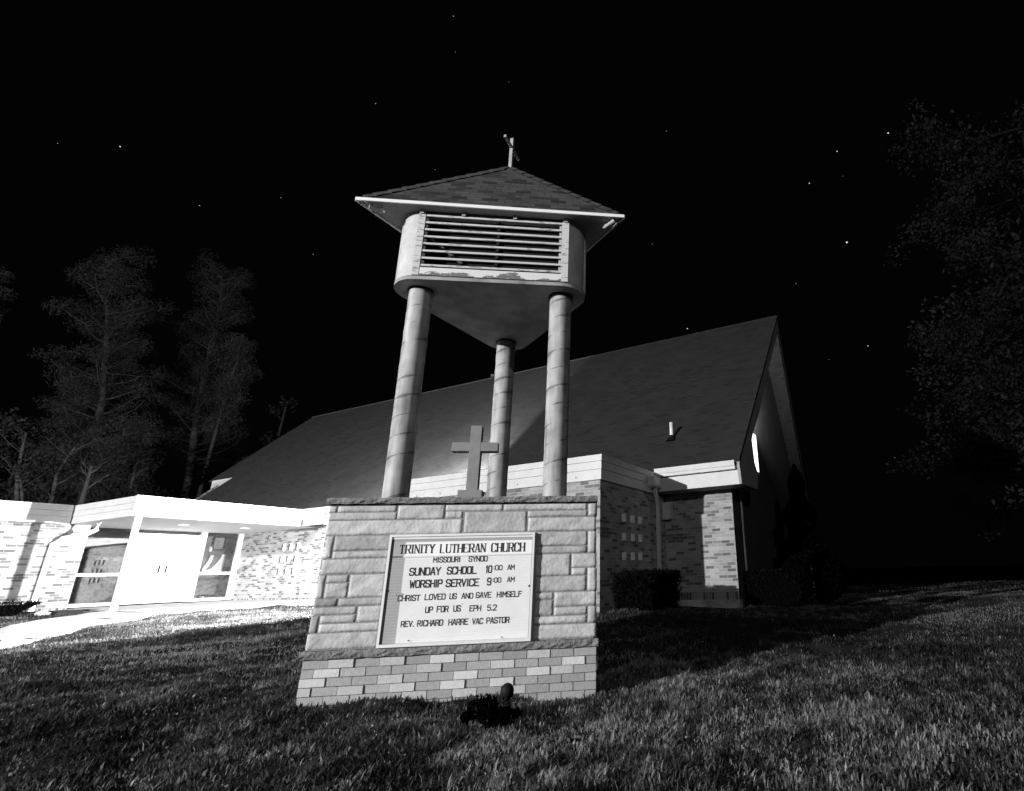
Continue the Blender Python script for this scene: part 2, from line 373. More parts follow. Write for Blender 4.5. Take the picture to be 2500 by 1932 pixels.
# ashlar stones
ST=[(-1.198,-.125,-1.126,-.068),(-1.121,-.125,-.616,-.065),(-1.191,-.195,-.611,-.13),(-.607,-.193,-.192,-.064),(-.189,-.125,.326,-.065),(.336,-.126,1.115,-.062),(1.125,-.183,1.21,-.06),(-.185,-.19,-.031,-.129),(-.014,-.321,.551,-.137),(.558,-.187,1.117,-.134),(.563,-.32,1.199,-.197),(-1.197,-.326,-.027,-.2),(-.17,-.326,-.027,-.198),
(-1.181,-.521,-1.115,-.332),(-1.108,-.459,-.64,-.334),(-1.108,-.523,-.64,-.466),(-1.182,-.655,-.64,-.531),(-1.193,-.85,-1.133,-.662),(-1.125,-.724,-.945,-.664),(-1.125,-.85,-.94,-.731),(-.934,-.85,-.643,-.664),(-1.196,-.918,-1.008,-.857),(-1.0,-.918,-.643,-.857),(-1.192,-.984,-.843,-.925),(-.835,-1.051,-.643,-.925),(-1.202,-1.123,-1.134,-.991),(-1.127,-1.051,-.843,-.991),(-1.127,-1.123,-.645,-1.058),(-1.207,-1.256,-.645,-1.13),
(.654,-.456,1.118,-.33),(.654,-.524,1.118,-.463),(1.125,-.524,1.202,-.33),(.65,-.721,.969,-.532),(.976,-.653,1.205,-.532),(.976,-.721,1.117,-.66),(1.124,-.858,1.211,-.66),(.657,-.858,1.116,-.728),(.659,-.922,.819,-.866),(.827,-.985,1.206,-.866),(.658,-1.057,.819,-.93),(.827,-1.06,1.125,-.993),(1.131,-1.13,1.21,-.993),(.658,-1.13,1.123,-1.067),(.66,-1.256,1.208,-1.138)]
ST.pop(12)
from mathutils import noise as mn
def stone(mb,x0,z0,x1,z1,yf,yb,tone,axis='f',seed=0.,pil=.02):
    nx=max(3,int((x1-x0)/.022)); nz=max(3,int((z1-z0)/.02)); g={}
    for i in range(nx+1):
        for k in range(nz+1):
            u=x0+(x1-x0)*i/nx; v=z0+(z1-z0)*k/nz
            e=min(i,nx-i)/nx*(x1-x0); f=min(k,nz-k)/nz*(z1-z0); ed=min(1,min(e,f)/.007)
            p=Vector((u*5+seed*3.1,v*7,seed))
            h=.55+.6*mn.noise(p)+.35*mn.noise(p*2.7)+.2*mn.noise(p*6)
            # chiselled scallops run diagonally
            sc=mn.noise(Vector((u*9-v*14,seed*2,v*3))); h+= -.55*max(0,sc-.12)*3.2
            d=yf-ed*pil*max(-.1,h)
            g[i,k]=(u,d,v) if axis=='f' else ((d,u,v))
    for i in range(nx):
        for k in range(nz):
            q=[g[i,k],g[i+1,k],g[i+1,k+1],g[i,k+1]]
            if axis=='s+': q=[(2*W2-0*p[0]-W2*1-p[0]-W2*0,p[1],p[2]) for p in q]; q.reverse()
            mb.face(q,tone,None,True)
    # sides of the stone
    rim=[g[i,0] for i in range(nx+1)]+[g[nx,k] for k in range(1,nz+1)]+[g[i,nz] for i in range(nx-1,-1,-1)]+[g[0,k] for k in range(nz-1,0,-1)]
    for i in range(len(rim)):
        a=rim[i];b=rim[(i+1)%len(rim)]
        if axis=='f': mb.face([b,a,(a[0],yb,a[2]),(b[0],yb,b[2])],tone)
sb=MB()
DARK={13:.8,17:.82,20:.72,21:.72,24:.78,25:.9,8:.9,27:.85}
for i,(x0,z0,x1,z1) in enumerate(ST):
    t=.42*random.uniform(.86,1.12)*DARK.get(i,1)
    stone(sb,x0+.0015,z0+.001,x1-.0015,z1-.001,.003,.06,t,'f',i*1.7,.0115 if i!=8 else .008)
# stones of the two sides
for sx in (-1,1):
    zz=-.064; r=0
    while zz>-1.2:
        hh=random.choice([.06,.12,.125,.19]); hh=min(hh,zz+1.256)
        if hh<.04: break
        yy=.03
        while yy<DEP-.05:
            l=random.uniform(.25,.7); y1=min(yy+l,DEP-.03)
            if DEP-.03-y1<.12: y1=DEP-.03
            x0,x1=(W2-.05,W2-random.uniform(.0,.014)) if sx>0 else (-W2+random.uniform(.0,.014),-W2+.05)
            sb.box(x0,x1,yy+.004,y1-.004,zz-hh+.004,zz-.004,.37*random.uniform(.8,1.1)); yy=y1
        zz-=hh
o=sb.build('ashlar_stonework',M['stone'],tower)
mb_=MB()
mb_.wall(-1.18,1.18,-1.262,-.055,[(-.62,.62,-1.25,-.345)],lambda u,z,d:(u,.0042+d,z),.05)
mb_.box(-1.18,1.18,.075,DEP-.02,-1.262,-.055)
mb_.build('stone_mortar',M['mortar'],tower)
# capstone
cp=MB(); rough_band(cp,-1.212,1.212,-.03,DEP+.03,-.054,0,.04,.014)
cp.build('capstone',M['capstone'],tower)
cu=MB(); cu.box(-1.19,1.19,-.004,DEP,-.068,-.0545); cu.build('cap_shadow_strip',M['blackin'],tower)  # black strip painted in as the shade under the capstone overhang
# columns
CL=[(-.74,.307),(.787,.307),(.0235,1.63)]
for k,(x,y) in enumerate(CL):
    c=MB(); n=40; zs=[0,.02]+[.1*i for i in range(1,23)]+[2.31]; prev=None
    for i,zv in enumerate(zs):
        ring=[]
        for q in range(n):
            t=2*math.pi*q/n; rr=.122+(.0016*math.sin(2*math.pi*zv/.205+t))
            ring.append((rr*math.cos(t),rr*math.sin(t),zv))
        if prev:
            for q in range(n): c.face([prev[q],prev[(q+1)%n],ring[(q+1)%n],ring[q]],1.,None,True)
        prev=ring
    o=c.build('column',M['column'],tower,(x,y,-.002)); o.rotation_euler=(0,0,1.9*k)
    kk=MB(); kk.prism([(.138*math.cos(2*math.pi*q/n),.138*math.sin(2*math.pi*q/n)) for q in range(n)],2.296,2.311,1.,True)
    g=kk.build('collar',M['dark'],o)
# belfry floor slab
sl=MB(); pts=rounded_tri(CL,.275); sl.prism(pts,2.312,2.352); 
sl.build('floor_slab',M['slab'],tower)
dg=MB(); dg.prism(rounded_tri(CL,.262),2.352,2.366); dg.build('slab_gap',M['blackin'],tower)
# drum: the two front corners, the sides and back are sheet metal; the front is an opening between jamb boards
DR=.262
dp=rounded_tri(CL,DR)
YF=.307-DR
dm=MB(); n=len(dp); start=None
# polygon order: corner0 (left front), corner1 (right front), corner2 (rear); skip the front flat
for i in range(n):
    a=dp[i];b=dp[(i+1)%n]
    if abs(a[1]-YF)<1e-3 and abs(b[1]-YF)<1e-3: continue
    dm.face([(a[0],a[1],2.366),(b[0],b[1],2.366),(b[0],b[1],3.2),(a[0],a[1],3.2)],1.,None,True)
dm.build('drum_wall',M['drum'],tower)
for sx,x0,x1 in ((-1,-.775,-.706),(1,.796,.868)):
    j=MB(); j.box(x0,x1,YF-.012,YF+.05,2.366,3.2,.06 if sx<0 else .03); j.build('jamb_board',M['slat'],tower)
for sx,(cx,cy) in ((-1,CL[0]),(1,CL[1])):
    for ang,dr in ((math.radians(176),.018),(math.radians(188),.012)):
        t=ang if sx<0 else math.pi-ang
        e=MB(); px,py=cx+math.cos(t)*(DR+.004),cy+math.sin(t)*(DR+.004)
        e.tube([(px,py,2.37),(px,py,3.19)],dr,6); e.build('seam_strip',M['drum'],tower)
fz=MB(); fz.box(-.706,.796,YF-.002,YF+.03,3.15,3.2); fz.build('frieze_board',M['frieze'],tower)
for i in range(8):
    zc=3.128-.0905*i; s_=MB(); th=.012
    y0=YF-.006; y1=YF+.05
    # a weathered board tilted down towards the front
    A=[(-.715,y0,zc-.015),(.803,y0,zc-.015),(.803,y0,zc+.008),(-.715,y0,zc+.008)]
    Bk=[(-.715,y1,zc+.012),(.803,y1,zc+.012),(.803,y1,zc+.032),(-.715,y1,zc+.032)]
    tn=random.uniform(-.02,.06)+(.04 if i in (1,7) else 0)
    s_.face(A,tn); s_.face([A[3],A[2],Bk[2],Bk[3]],tn); s_.face([A[1],A[0],Bk[0],Bk[1]],tn); s_.face([Bk[1],Bk[0],Bk[3],Bk[2]],tn)
    s_.face([A[0],A[3],Bk[3],Bk[0]],tn); s_.face([A[1],Bk[1],Bk[2],A[2]],tn)
    s_.build('louvre_slat',M['slat'],tower)
for i in range(7):
    zc=3.128-.0905*i
    for x in (-.690,.772): lv=MB(); lv.box(x-.012,x+.012,YF+.02,YF+.044,zc-.072,zc-.02); lv.build('slat_spacer',M['drum'],tower)
pn=MB(); xs=np.linspace(-.706,.796,25); zs=np.linspace(2.368,2.462,7)
for i in range(24):
    for k in range(6):
        zc=(zs[k]+zs[k+1])/2; tn=.60-(zc-2.368)/.094*.34+.05*math.sin(i*.55)
        pn.face([(xs[i],YF-.008,zs[k]),(xs[i+1],YF-.008,zs[k]),(xs[i+1],YF-.008,zs[k+1]),(xs[i],YF-.008,zs[k+1])],tn)
pn.face([(-.706,YF-.008,2.462),(.796,YF-.008,2.462),(.796,YF+.04,2.462),(-.706,YF+.04,2.462)],.2)
pn.build('sill_panel',M['peel'],tower)
sc=MB(); sc.box(-.85,.9,YF+.15,YF+.16,2.366,3.2); sc.build('belfry_shade_sheet',M['blackhole'],tower)  # black sheet added behind the slats to paint the interior shade
br=MB(); br.tube([(-.655,YF+.12,2.90),(-.30,YF+.12,2.60)],.018,4,1,True,True); br.build('brace',M['frieze'],tower)
br=MB(); br.tube([(.06,YF+.13,2.37),(.07,YF+.13,3.18)],.02,4,1,True,True); br.build('centre_post',M['blackin'],tower)
# roof
E3=[(-1.391,-.078),(1.483,-.078),(.046,2.411)]; AP=(.046,.752,4.494)
rf=MB()
for i in range(3):
    a,b=E3[i],E3[(i+1)%3]; A=Vector((*a,3.209));B=Vector((*b,3.209)); C=Vector(AP); L_=(B-A).length; hgt=(C-(A+B)/2).length
    rf.face([A,B,C],1.,[(0,0),(L_,0),(L_/2,hgt)])
rf.build('roof',M['bshingle'],tower)
sf=MB(); sf.face([(p[0]*.99,p[1]*.99+.01,3.176) for p in reversed(E3)]); sf.build('soffit',M['soffit'],tower)
for i in range(3):
    a,b=Vector(E3[i]),Vector(E3[(i+1)%3]); d=(b-a).normalized(); nn=Vector((d.y,-d.x))
    f=MB(); f.prism([tuple(a+d*.02),tuple(a+nn*.018-d*.01),tuple(b+nn*.018+d*.01),tuple(b-d*.02)],3.166,3.204); f.build('fascia',M['white'],tower)
hp=MB(); apex=Vector(AP)
for i in range(3):
    A=Vector((*E3[i],3.209)); d=(apex-A).normalized()
    for j in (i-1,(i+1)%3):
        Bc=Vector((*E3[j],3.209)); nn=(Bc-A).cross(apex-A).normalized()
        if nn.z<0: nn=-nn
        e=nn.cross(d).normalized()
        if e.dot(Bc-A)<0: e=-e
        nseg=12
        for k in range(nseg):
            p=A.lerp(apex,max(.03,k/nseg)); q=A.lerp(apex,min(1,(k+1.1)/nseg)); wd_=min(.085,(apex-p).length*.5); we=min(.085,(apex-q).length*.5+.002)
            lo_=nn*.016; up_=nn*.006
            hp.face([p+lo_,q+up_,q+e*we+up_,p+e*wd_+lo_],random.uniform(.75,1.25)); hp.face([p+lo_,p+e*wd_+lo_,p+e*wd_,p],.7)
hp.build('hip_cap',M['hip'],tower)
for x in (-.745,-.30,.26,.83): tb=MB(); tb.box(x-.02,x+.02,YF-.03,YF-.014,3.135,3.176); tb.build('eave_clip',M['drum'],tower)
# roof cross, turned so that its arms run front to back
cr=MB(); cr.box(-.021,.021,-.021,.021,-.03,.46); cr.box(-.016,.016,-.22,.22,.29,.328)
o=cr.build('roof_cross',M['conc2'],tower,(.052,.752,4.494)); o.rotation_euler=(0,0,math.radians(-17))
# cross on the capstone
cx=MB(); cx.box(-.053,.053,.14,.25,.085,.735); cx.box(-.222,-.0535,.142,.248,.475,.563); cx.box(.0535,.218,.142,.248,.475,.563)
cx.box(-.12,.10,.11,.28,-.004,.086)
cx.build('stone_cross',M['conc'],tower)
# the patched lump at the foot of the rear column
# sign cabinet on the front
sign=empty('sign_cabinet',(0,0,0)); sign.parent=tower
fr=MB(); x0,x1,z0,z1=-.636,.634,-1.257,-.333; yb_,yf_=.045,-.045; t=.02
fr.box(x0,x0+t,yf_,yb_,z0,z1); fr.box(x1-t,x1,yf_,yb_,z0,z1); fr.box(x0+t+.0004,x1-t-.0004,yf_,yb_,z1-t,z1); fr.box(x0+t+.0004,x1-t-.0004,yf_,yb_,z0,z0+.024)
fr.box(x0+t+.0004,x1-t-.0004,yf_+.012,yb_,z1-.04,z1-t-.001)
fr.build('frame',M['alu'],sign)
for xa,xb in ((x0+t+.0006,x0+t+.003),(x1-t-.003,x1-t-.0006)): gk=MB(); gk.box(xa,xb,yf_+.01,.03,z0+.024,z1-.04); gk.build('gasket',M['blackin'],sign)
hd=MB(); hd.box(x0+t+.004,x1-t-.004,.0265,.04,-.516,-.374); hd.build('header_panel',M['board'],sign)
dv=MB(); dv.box(x0+t+.004,x1-t-.004,.020,.0265,-.5275,-.517); dv.build('divider_rail',M['alu'],sign)
bd=MB(); zz=-.5285
while zz>-1.232:
    zn=max(zz-.0256,-1.233)
    bd.face([(x0+t+.003,.030,zn),(x1-t-.003,.030,zn),(x1-t-.003,.030,zz-.0035),(x0+t+.003,.030,zz-.0035)],random.uniform(.95,1.03))
    bd.face([(x0+t+.003,.030,zz-.0035),(x1-t-.003,.030,zz-.0035),(x1-t-.003,.0335,zz-.0015),(x0+t+.003,.0335,zz-.0015)])
    bd.face([(x0+t+.003,.0335,zz-.0015),(x1-t-.003,.0335,zz-.0015),(x1-t-.003,.030,zz),(x0+t+.003,.030,zz)]); zz=zn
bd.box(x0+t,x1-t,.036,.046,-1.235,-.53)
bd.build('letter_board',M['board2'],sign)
for x,zv,y in ((-.60,-.808,-.035),(.602,-.802,-.035),(-.40,-1.216,.028),(.376,-1.221,.028)): bo=MB(); bo.tube([(x,y-.012,zv),(x,y+.02,zv)],.009 if y<0 else .005,8); bo.build('cabinet_bolt',M['dark'],sign)
# stroke lettering
G={ 'A':([[(0,0),(.42,1),(.58,1),(1,0)],[(.17,.32),(.83,.32)]]),'C':[[(1,.8),(1,.88),(.8,1),(.2,1),(0,.85),(0,.15),(.2,0),(.8,0),(1,.12),(1,.2)]],
 'D':[[(0,0),(0,1),(.75,1),(1,.85),(1,.15),(.75,0),(0,0)]],'E':[[(1,1),(0,1),(0,0),(1,0)],[(0,.52),(.75,.52)]],'F':[[(1,1),(0,1),(0,0)],[(0,.52),(.75,.52)]],
 'G':[[(1,.8),(1,.88),(.8,1),(.2,1),(0,.85),(0,.15),(.2,0),(.8,0),(1,.15),(1,.46),(.55,.46)]],'H':[[(0,0),(0,1)],[(1,0),(1,1)],[(0,.5),(1,.5)]],'I':[[(.5,0),(.5,1)]],
 'L':[[(0,1),(0,0),(1,0)]],'M':[[(0,0),(0,1),(.5,.42),(1,1),(1,0)]],'N':[[(0,0),(0,1),(1,0),(1,1)]],'O':[[(.2,0),(0,.15),(0,.85),(.2,1),(.8,1),(1,.85),(1,.15),(.8,0),(.2,0)]],
 'P':[[(0,0),(0,1),(.8,1),(1,.87),(1,.58),(.8,.46),(0,.46)]],'R':[[(0,0),(0,1),(.8,1),(1,.87),(1,.6),(.8,.48),(0,.48)],[(.6,.48),(1,0)]],
 'S':[[(1,.8),(1,.88),(.8,1),(.2,1),(0,.87),(0,.65),(.2,.54),(.8,.46),(1,.35),(1,.14),(.8,0),(.2,0),(0,.12),(0,.22)]],'T':[[(0,1),(1,1)],[(.5,1),(.5,0)]],
 'U':[[(0,1),(0,.15),(.2,0),(.8,0),(1,.15),(1,1)]],'V':[[(0,1),(.5,0),(1,1)]],'W':[[(0,1),(.22,0),(.5,.75),(.78,0),(1,1)]],'Y':[[(0,1),(.5,.48),(1,1)],[(.5,.48),(.5,0)]],
 '0':[[(.2,0),(0,.15),(0,.85),(.2,1),(.8,1),(1,.85),(1,.15),(.8,0),(.2,0)]],'1':[[(.1,.8),(.5,1),(.5,0)]],'2':[[(0,.8),(.0,.88),(.2,1),(.8,1),(1,.86),(1,.62),(0,.0),(1,0)]],
 '5':[[(1,1),(.05,1),(0,.55),(.8,.6),(1,.45),(1,.15),(.8,0),(.2,0),(0,.12)]],'9':[[(0,.12),(.2,0),(.8,0),(1,.15),(1,.85),(.8,1),(.2,1),(0,.85),(0,.6),(.2,.46),(1,.46)]],
 ':':[[(.5,.22),(.5,.3)],[(.5,.68),(.5,.76)]],'.':[[(.5,0),(.5,.06)]],'"':[[(.25,0),(.25,1)],[(.75,0),(.75,1)]]}
WD={'I':.32,'1':.45,':':.3,'.':.3,'M':1.12,'W':1.2,'"':.9}
SER={'T':[(.5,0,.32),(0,.86,0),(1,.86,0)],'R':[(0,0,.3),(0,1,.2),(1,0,.22)],'I':[(.5,0,.5),(.5,1,.5)],'N':[(0,0,.28),(0,1,.22),(1,1,.28)],'Y':[(.5,0,.3),(0,1,.26),(1,1,.26)],
 'L':[(0,0,.2),(0,1,.3)],'U':[(0,1,.28),(1,1,.28)],'H':[(0,0,.28),(0,1,.28),(1,0,.28),(1,1,.28)],'E':[(0,0,.2),(0,1,.2)],'A':[(0,0,.28),(1,0,.3)]}
def ribbon(mb,a,b,wd,y,ext=.5):
    a=Vector(a);b=Vector(b);d=(b-a)
    if d.length<1e-6: return
    d.normalize();n=Vector((-d.y,d.x))*wd/2;e=d*wd*ext
    p=[a-e+n,b+e+n,b+e-n,a-e-n]; p.reverse()
    mb.face([(q.x,y,q.y) for q in p])
def word(mb,t,x0,x1,z,h,serif=False,y=.0285):
    gap=.34 if not serif else .42
    tot=sum(WD.get(c,1) for c in t)+gap*(len(t)-1)
    sw=h*.16 if not serif else 0
    k=(x1-x0-(sw if not serif else h*.1))/tot; x=x0+(sw/2 if not serif else h*.05); c0=0
    for c in t:
        w_=WD.get(c,1)*k
        for st in G[c]:
            for i in range(len(st)-1):
                a=(x+st[i][0]*w_,z+sw/2+st[i][1]*(h-sw)); b=(x+st[i+1][0]*w_,z+sw/2+st[i+1][1]*(h-sw))
                if serif:
                    dx,dy=b[0]-a[0],b[1]-a[1]; l=math.hypot(dx,dy)+1e-9
                    wd=h*(.085+.105*(abs(dy)/l)**1.5)
                    if c in 'AN' and abs(dx)>abs(dy)*.1 and dy>0 and dx>0: wd=h*.09
                    if c=='N' and abs(dx)<1e-6: wd=h*.1
                    if c=='U' and st[i][0]>.9: wd=h*.09
                else: wd=sw
                ribbon(mb,a,b,wd,y-c0*.00005,.5 if not serif else .15); c0+=1
        if serif:
            for sx,sz,sw_ in SER.get(c,[]):
                if sw_: ribbon(mb,(x+sx*w_-sw_*k,z+sz*h),(x+sx*w_+sw_*k,z+sz*h),h*.085,y-c0*.00005,0); c0+=1
                else: ribbon(mb,(x+sx*w_,z+h),(x+sx*w_,z+.8*h),h*.085,y-c0*.00005,0); c0+=1
            if c=='C': ribbon(mb,(x+w_,z+h*.72),(x+w_,z+h*1.0),h*.085,y-c0*.00005,0); c0+=1
            if c=='E':
                for q0,q1 in ((.8,1.0),(0,.2)): ribbon(mb,(x+w_,z+h*q0),(x+w_,z+h*q1),h*.085,y-c0*.00005,0); c0+=1
        x+=w_+gap*k
WORDS=[('TRINITY',-.5598,-.26,-.4928,.0721),('LUTHERAN',-.2099,.1892,-.4953,.0729),('CHURCH',.2406,.5414,-.4974,.0752),('MISSOURI',-.2634,-.0261,-.5805,.0487),('SYNOD',.0447,.2134,-.5804,.0506),('SUNDAY',-.4571,-.1877,-.6877,.0704),('SCHOOL',-.1349,.1231,-.6863,.0696),('10',.2023,.2604,-.6823,.068),(':00',.2677,.3502,-.6605,.0467),('AM',.3942,.4589,-.6598,.0469),('WORSHIP',-.4435,-.1638,-.7911,.068),('SERVICE',-.1358,.1527,-.7924,.0687),('9',.2206,.2603,-.7891,.0685),(':00',.2661,.3458,-.7672,.0461),('AM',.3967,.4647,-.7653,.0462),('"',-.5465,-.5329,-.8503,.0136),('CHRIST',-.5294,-.3416,-.8979,.0518),('LOVED',-.3039,-.126,-.8954,.0521),('US',-.0946,-.0312,-.8952,.051),('AND',.0089,.1103,-.8949,.0498),('GAVE',.1314,.2673,-.8931,.0514),('HIMSELF',.314,.535,-.8945,.0517),('UP',-.2893,-.2238,-1.0017,.054),('FOR',-.1928,-.0921,-.9999,.0542),('US',-.0523,.0128,-.9997,.0545),('"',.0129,.029,-.9413,.011),('EPH',.0854,.1872,-1.0018,.0519),('5.2',.2376,.321,-1.0023,.0522),('REV.',-.4789,-.3669,-1.108,.0503),('RICHARD',-.3445,-.127,-1.1087,.052),('HARRE',-.0843,.0849,-1.1095,.0523),('VAC',.1163,.2112,-1.1098,.0512),('PASTOR',.2372,.4382,-1.109,.0529)]
for i,(t,xa,xb,zv,h) in enumerate(WORDS):
    tl=MB(); word(tl,t,xa,xb,zv,h,i<3,.0255 if i<3 else .0285); tl.build('title_word' if i<3 else 'message_word',M['letter'],sign)
# small spot lamps under the eave corners
for nm,p,d in (('a',(-1.255,-.02,3.135),(-.9,-.35,.12)),('b',(1.36,-.03,3.14),(.75,-.55,.3))):
    la=empty('eave_spotlight',p); la.parent=tower
    q=MB(); D=Vector(d).normalized(); b0=Vector((0,0,0))
    q.tube([b0-D*.13,b0-D*.11,b0+D*.02],[.012,.018,.024],12); q.tube([b0-D*.1,b0-D*.1+Vector((0,0,.05))],.008,6); q.build('lamp_housing',M['barge'],la)
    q=MB(); q.tube([b0+D*.021,b0+D*.028],.022,12); q.build('lens',M['white'],la)

# ---------------------------------------------------------------- the church
church=empty('church',tuple(O),-AL)
tag(church,'brick church with a steep dark gable roof, low side aisle and white canopied entrance','church')
def part(mb,name,m,parent=None): return mb.build(name,M[m] if isinstance(m,str) else m,parent or church)
bw=lambda b0:(lambda u,z,d:(u,b0+d,z))           # wall whose face looks to -b
aw=lambda a0:(lambda u,z,d:(a0-d,u,z))           # wall whose face looks to +a
# nave side wall, two visible stretches, with pale blocks beside painted shadow strips
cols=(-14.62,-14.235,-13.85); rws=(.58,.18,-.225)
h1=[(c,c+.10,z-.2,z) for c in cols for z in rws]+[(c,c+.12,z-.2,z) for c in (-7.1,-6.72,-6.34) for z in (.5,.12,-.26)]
m=MB(); m.wall(-17.14,1.65,-1.17,1.07,[],bw(3.094),.10); part(m,'nave_wall','chbrick')
m=MB(); m.wall(-17.14,1.65,-1.325,-1.172,[],bw(3.0935),.1); part(m,'soldier_course','soldier')
m=MB(); m.box(-17.14,1.655,3.098,3.3,-1.75,-1.328); part(m,'foundation','concbase')
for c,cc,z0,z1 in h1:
    q=MB(); q.box(c-.10,c+.02,3.089,3.0935,z0,z1); sw=part(q,'block_shadow_strip','block_shade'); q=MB(); q.box(c+.0205,cc,3.065,3.0935,z0-.01,z1+.01); part(q,'pale_block','block',sw)  # flush dark strip paints the shadow cast to the left of each pale block
# aisle box
m=MB(); m.wall(-5.25,-.045,-1.6,1.023,[],bw(.045),.1); part(m,'aisle_wall','chbrick')
h2=[(c,c+.085,z-.155,z) for c in (.905,1.28,1.63) for z in (.435,.062,-.311)]
m=MB(); m.wall(.045,3.094,-1.6,1.023,[],aw(-.045),.11); part(m,'aisle_return_wall','chbrick')
for c,cc,z0,z1 in h2:
    q=MB(); q.box(-.0445,.018,c,cc-.01,z0,z1); part(q,'projecting_block','block')
m=MB(); m.wall(.045,3.094,-1.6,1.023,[],lambda u,z,d:(-5.25+d,u,z),.1); part(m,'aisle_return_wall','chbrick')
for z0,z1,e in ((1.022,1.221,0),(1.226,1.378,.012),(1.383,1.508,.024)):
    m=MB(); m.box(-5.28-e,.0+e,-e,2.6,z0,z1); part(m,'aisle_fascia','trim')
m=MB(); m.box(-5.27,-.012,.012,2.6,1.2205,1.2265); m.box(-5.27,-.012,.012,2.6,1.3775,1.3835); part(m,'fascia_joint','blackin')
m=MB(); m.box(-5.28,-.0,.0,2.55,1.509,1.52); part(m,'aisle_roof','flat')
for i in range(7): m=MB(); m.box(-4.9+i*.72,-4.885+i*.72,-.004,.0,1.09,1.12); part(m,'fascia_rivet','dark')
# nave eave: soffit, fascia, gutter
m=MB(); m.box(-17.14,2.045,2.53,3.2,1.068,1.08); part(m,'eave_soffit','soffit')
for a0,a1 in ((-12.83,-5.3),(.012,2.045)):
    m=MB(); m.box(a0,a1,2.494,2.529,1.066,1.375); part(m,'eave_fascia','trim')
    m=MB(); m.box(a0,a1-.08,2.42,2.529,1.395,1.47); m.box(a0,a1-.08,2.40,2.43,1.47,1.59); m.box(a0,a1-.08,2.43,2.529,1.4705,1.474); part(m,'gutter','trim')
# leader heads and downspouts
def spout(a,b,bottom):
    m=MB(); m.box(a-.10,a+.10,b-.36,b+.10,1.15,1.36); m.box(a-.08,a+.08,b-.33,b+.08,1.13,1.149); part(m,'leader_head','trim')
    m=MB(); m.tube([(a,b-.12,1.13),(a,b-.12,1.05),(a+.0,b,.82),(a,b,bottom)],.052,4,1,True,True); part(m,'downspout','trim')
spout(.075,2.41,-1.5)
m=MB(); m.box(-12.15,-11.35,2.2,2.49,1.02,1.3); part(m,'leader_head','trim')
m=MB(); m.box(-12.05,-11.45,2.24,2.49,.98,1.019); part(m,'leader_outlet','dark')
# meter box
m=MB(); m.box(-.06,.165,2.93,3.093,.47,.86); part(m,'meter_box','trim')
# roof
SL=1.0035
def rz(b): return 1.60+(b-2.40)*SL*(8.0-1.60)/(8.9-2.40)/SL
def roof_poly(pts,name,mtl,th=.07):
    m=MB(); top=[(a,b,rz(b)) for a,b in pts]; dn=Vector((0,.04,-th))
    m.face(top,1.,[(a,b*1.414) for a,b in pts]); m.face([tuple(Vector(p)+dn) for p in reversed(top)])
    for i in range(len(top)):
        p=Vector(top[i]);q=Vector(top[(i+1)%len(top)]); m.face([q,p,p+dn,q+dn])
    part(m,name,mtl)
roof_poly([(-21.85,2.40),(2.09,2.40),(2.09,4.72),(-21.85,4.72)],'nave_roof','nshingle')
roof_poly([(-23.78,4.722),(2.09,4.722),(2.09,8.9),(-23.78,8.9)],'nave_roof','nshingle')
m=MB(); FE=(1.42,15.27,1.6)
m.face([(2.05,8.9,8.0),FE,(-23.78,15.27,1.6),(-23.78,8.9,8.0)],1.,[(0,0),(0,9),(25,9),(25,0)]); m.face([(2.05,8.92,7.92),(-23.78,8.92,7.92),(-23.78,15.22,1.54),(1.42,15.22,1.54)]); part(m,'far_roof','nshingle')
m=MB(); m.box(-23.5,-21.86,4.724,4.80,2.95,3.86); part(m,'notch_fascia','trim')
# ridge cap
m=MB(); m.tube([(-23.8,8.9,7.97),(2.06,8.9,7.97)],.05,6); part(m,'ridge_cap','nshingle')
m=MB(); m.tube([(-11.0,8.8,7.95),(-11.0,8.8,8.1)],.09,10); part(m,'ridge_vent','nshingle')
# verge boards
poly=[(2.40,1.5),(2.49,1.07),(3.82,1.10),(4.0,1.5),(3.76,1.75),(3.68,2.3),(3.9,2.54),(4.8,3.32),(6.355,5.0),(8.60,7.17),(8.9,7.45),(8.9,7.94),(2.44,1.56)]
m=MB(); n=len(poly); lo=[(2.02,y,z) for y,z in poly]; hi=[(2.08,y,z) for y,z in poly]
m.face(hi); m.face(list(reversed(lo)))
for i in range(n): m.face([lo[i],lo[(i+1)%n],hi[(i+1)%n],hi[i]])
part(m,'verge_board','barge')
m=MB(); P=[(2.06,8.9,7.98),(2.06,8.9,7.45),(1.43,15.25,1.05),(1.43,15.27,1.58)]; m.face(P); m.face([(x-.06,y,z) for x,y,z in reversed(P)]); part(m,'verge_board','barge')
# boxed eave return
m=MB(); m.box(1.66,2.02,2.535,3.8,1.081,1.5); part(m,'eave_return','barge')
# gable walls
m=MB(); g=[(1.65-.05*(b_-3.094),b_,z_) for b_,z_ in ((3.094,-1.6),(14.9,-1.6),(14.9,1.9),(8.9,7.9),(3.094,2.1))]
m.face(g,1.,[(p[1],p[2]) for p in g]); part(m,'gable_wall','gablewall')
m=MB(); g=[(-22.9,3.1,-1.6),(-22.9,14.9,-1.6),(-22.9,14.9,1.9),(-22.9,8.9,7.85),(-22.9,3.1,2.05)]; m.face(list(reversed(g)),1.,[(p[1],p[2]) for p in reversed(g)]); part(m,'gable_wall','chbrick')
m=MB(); m.box(-22.85,1.0,14.8,14.9,-1.6,1.6); part(m,'far_wall','chbrick')
m=MB(); m.box(1.66,1.70,3.70,3.735,-.75,1.08); part(m,'corner_conduit','trim')
m=MB(); m.box(1.45,1.60,4.4,6.14,1.82,3.06); fw=part(m,'gable_window','barge')
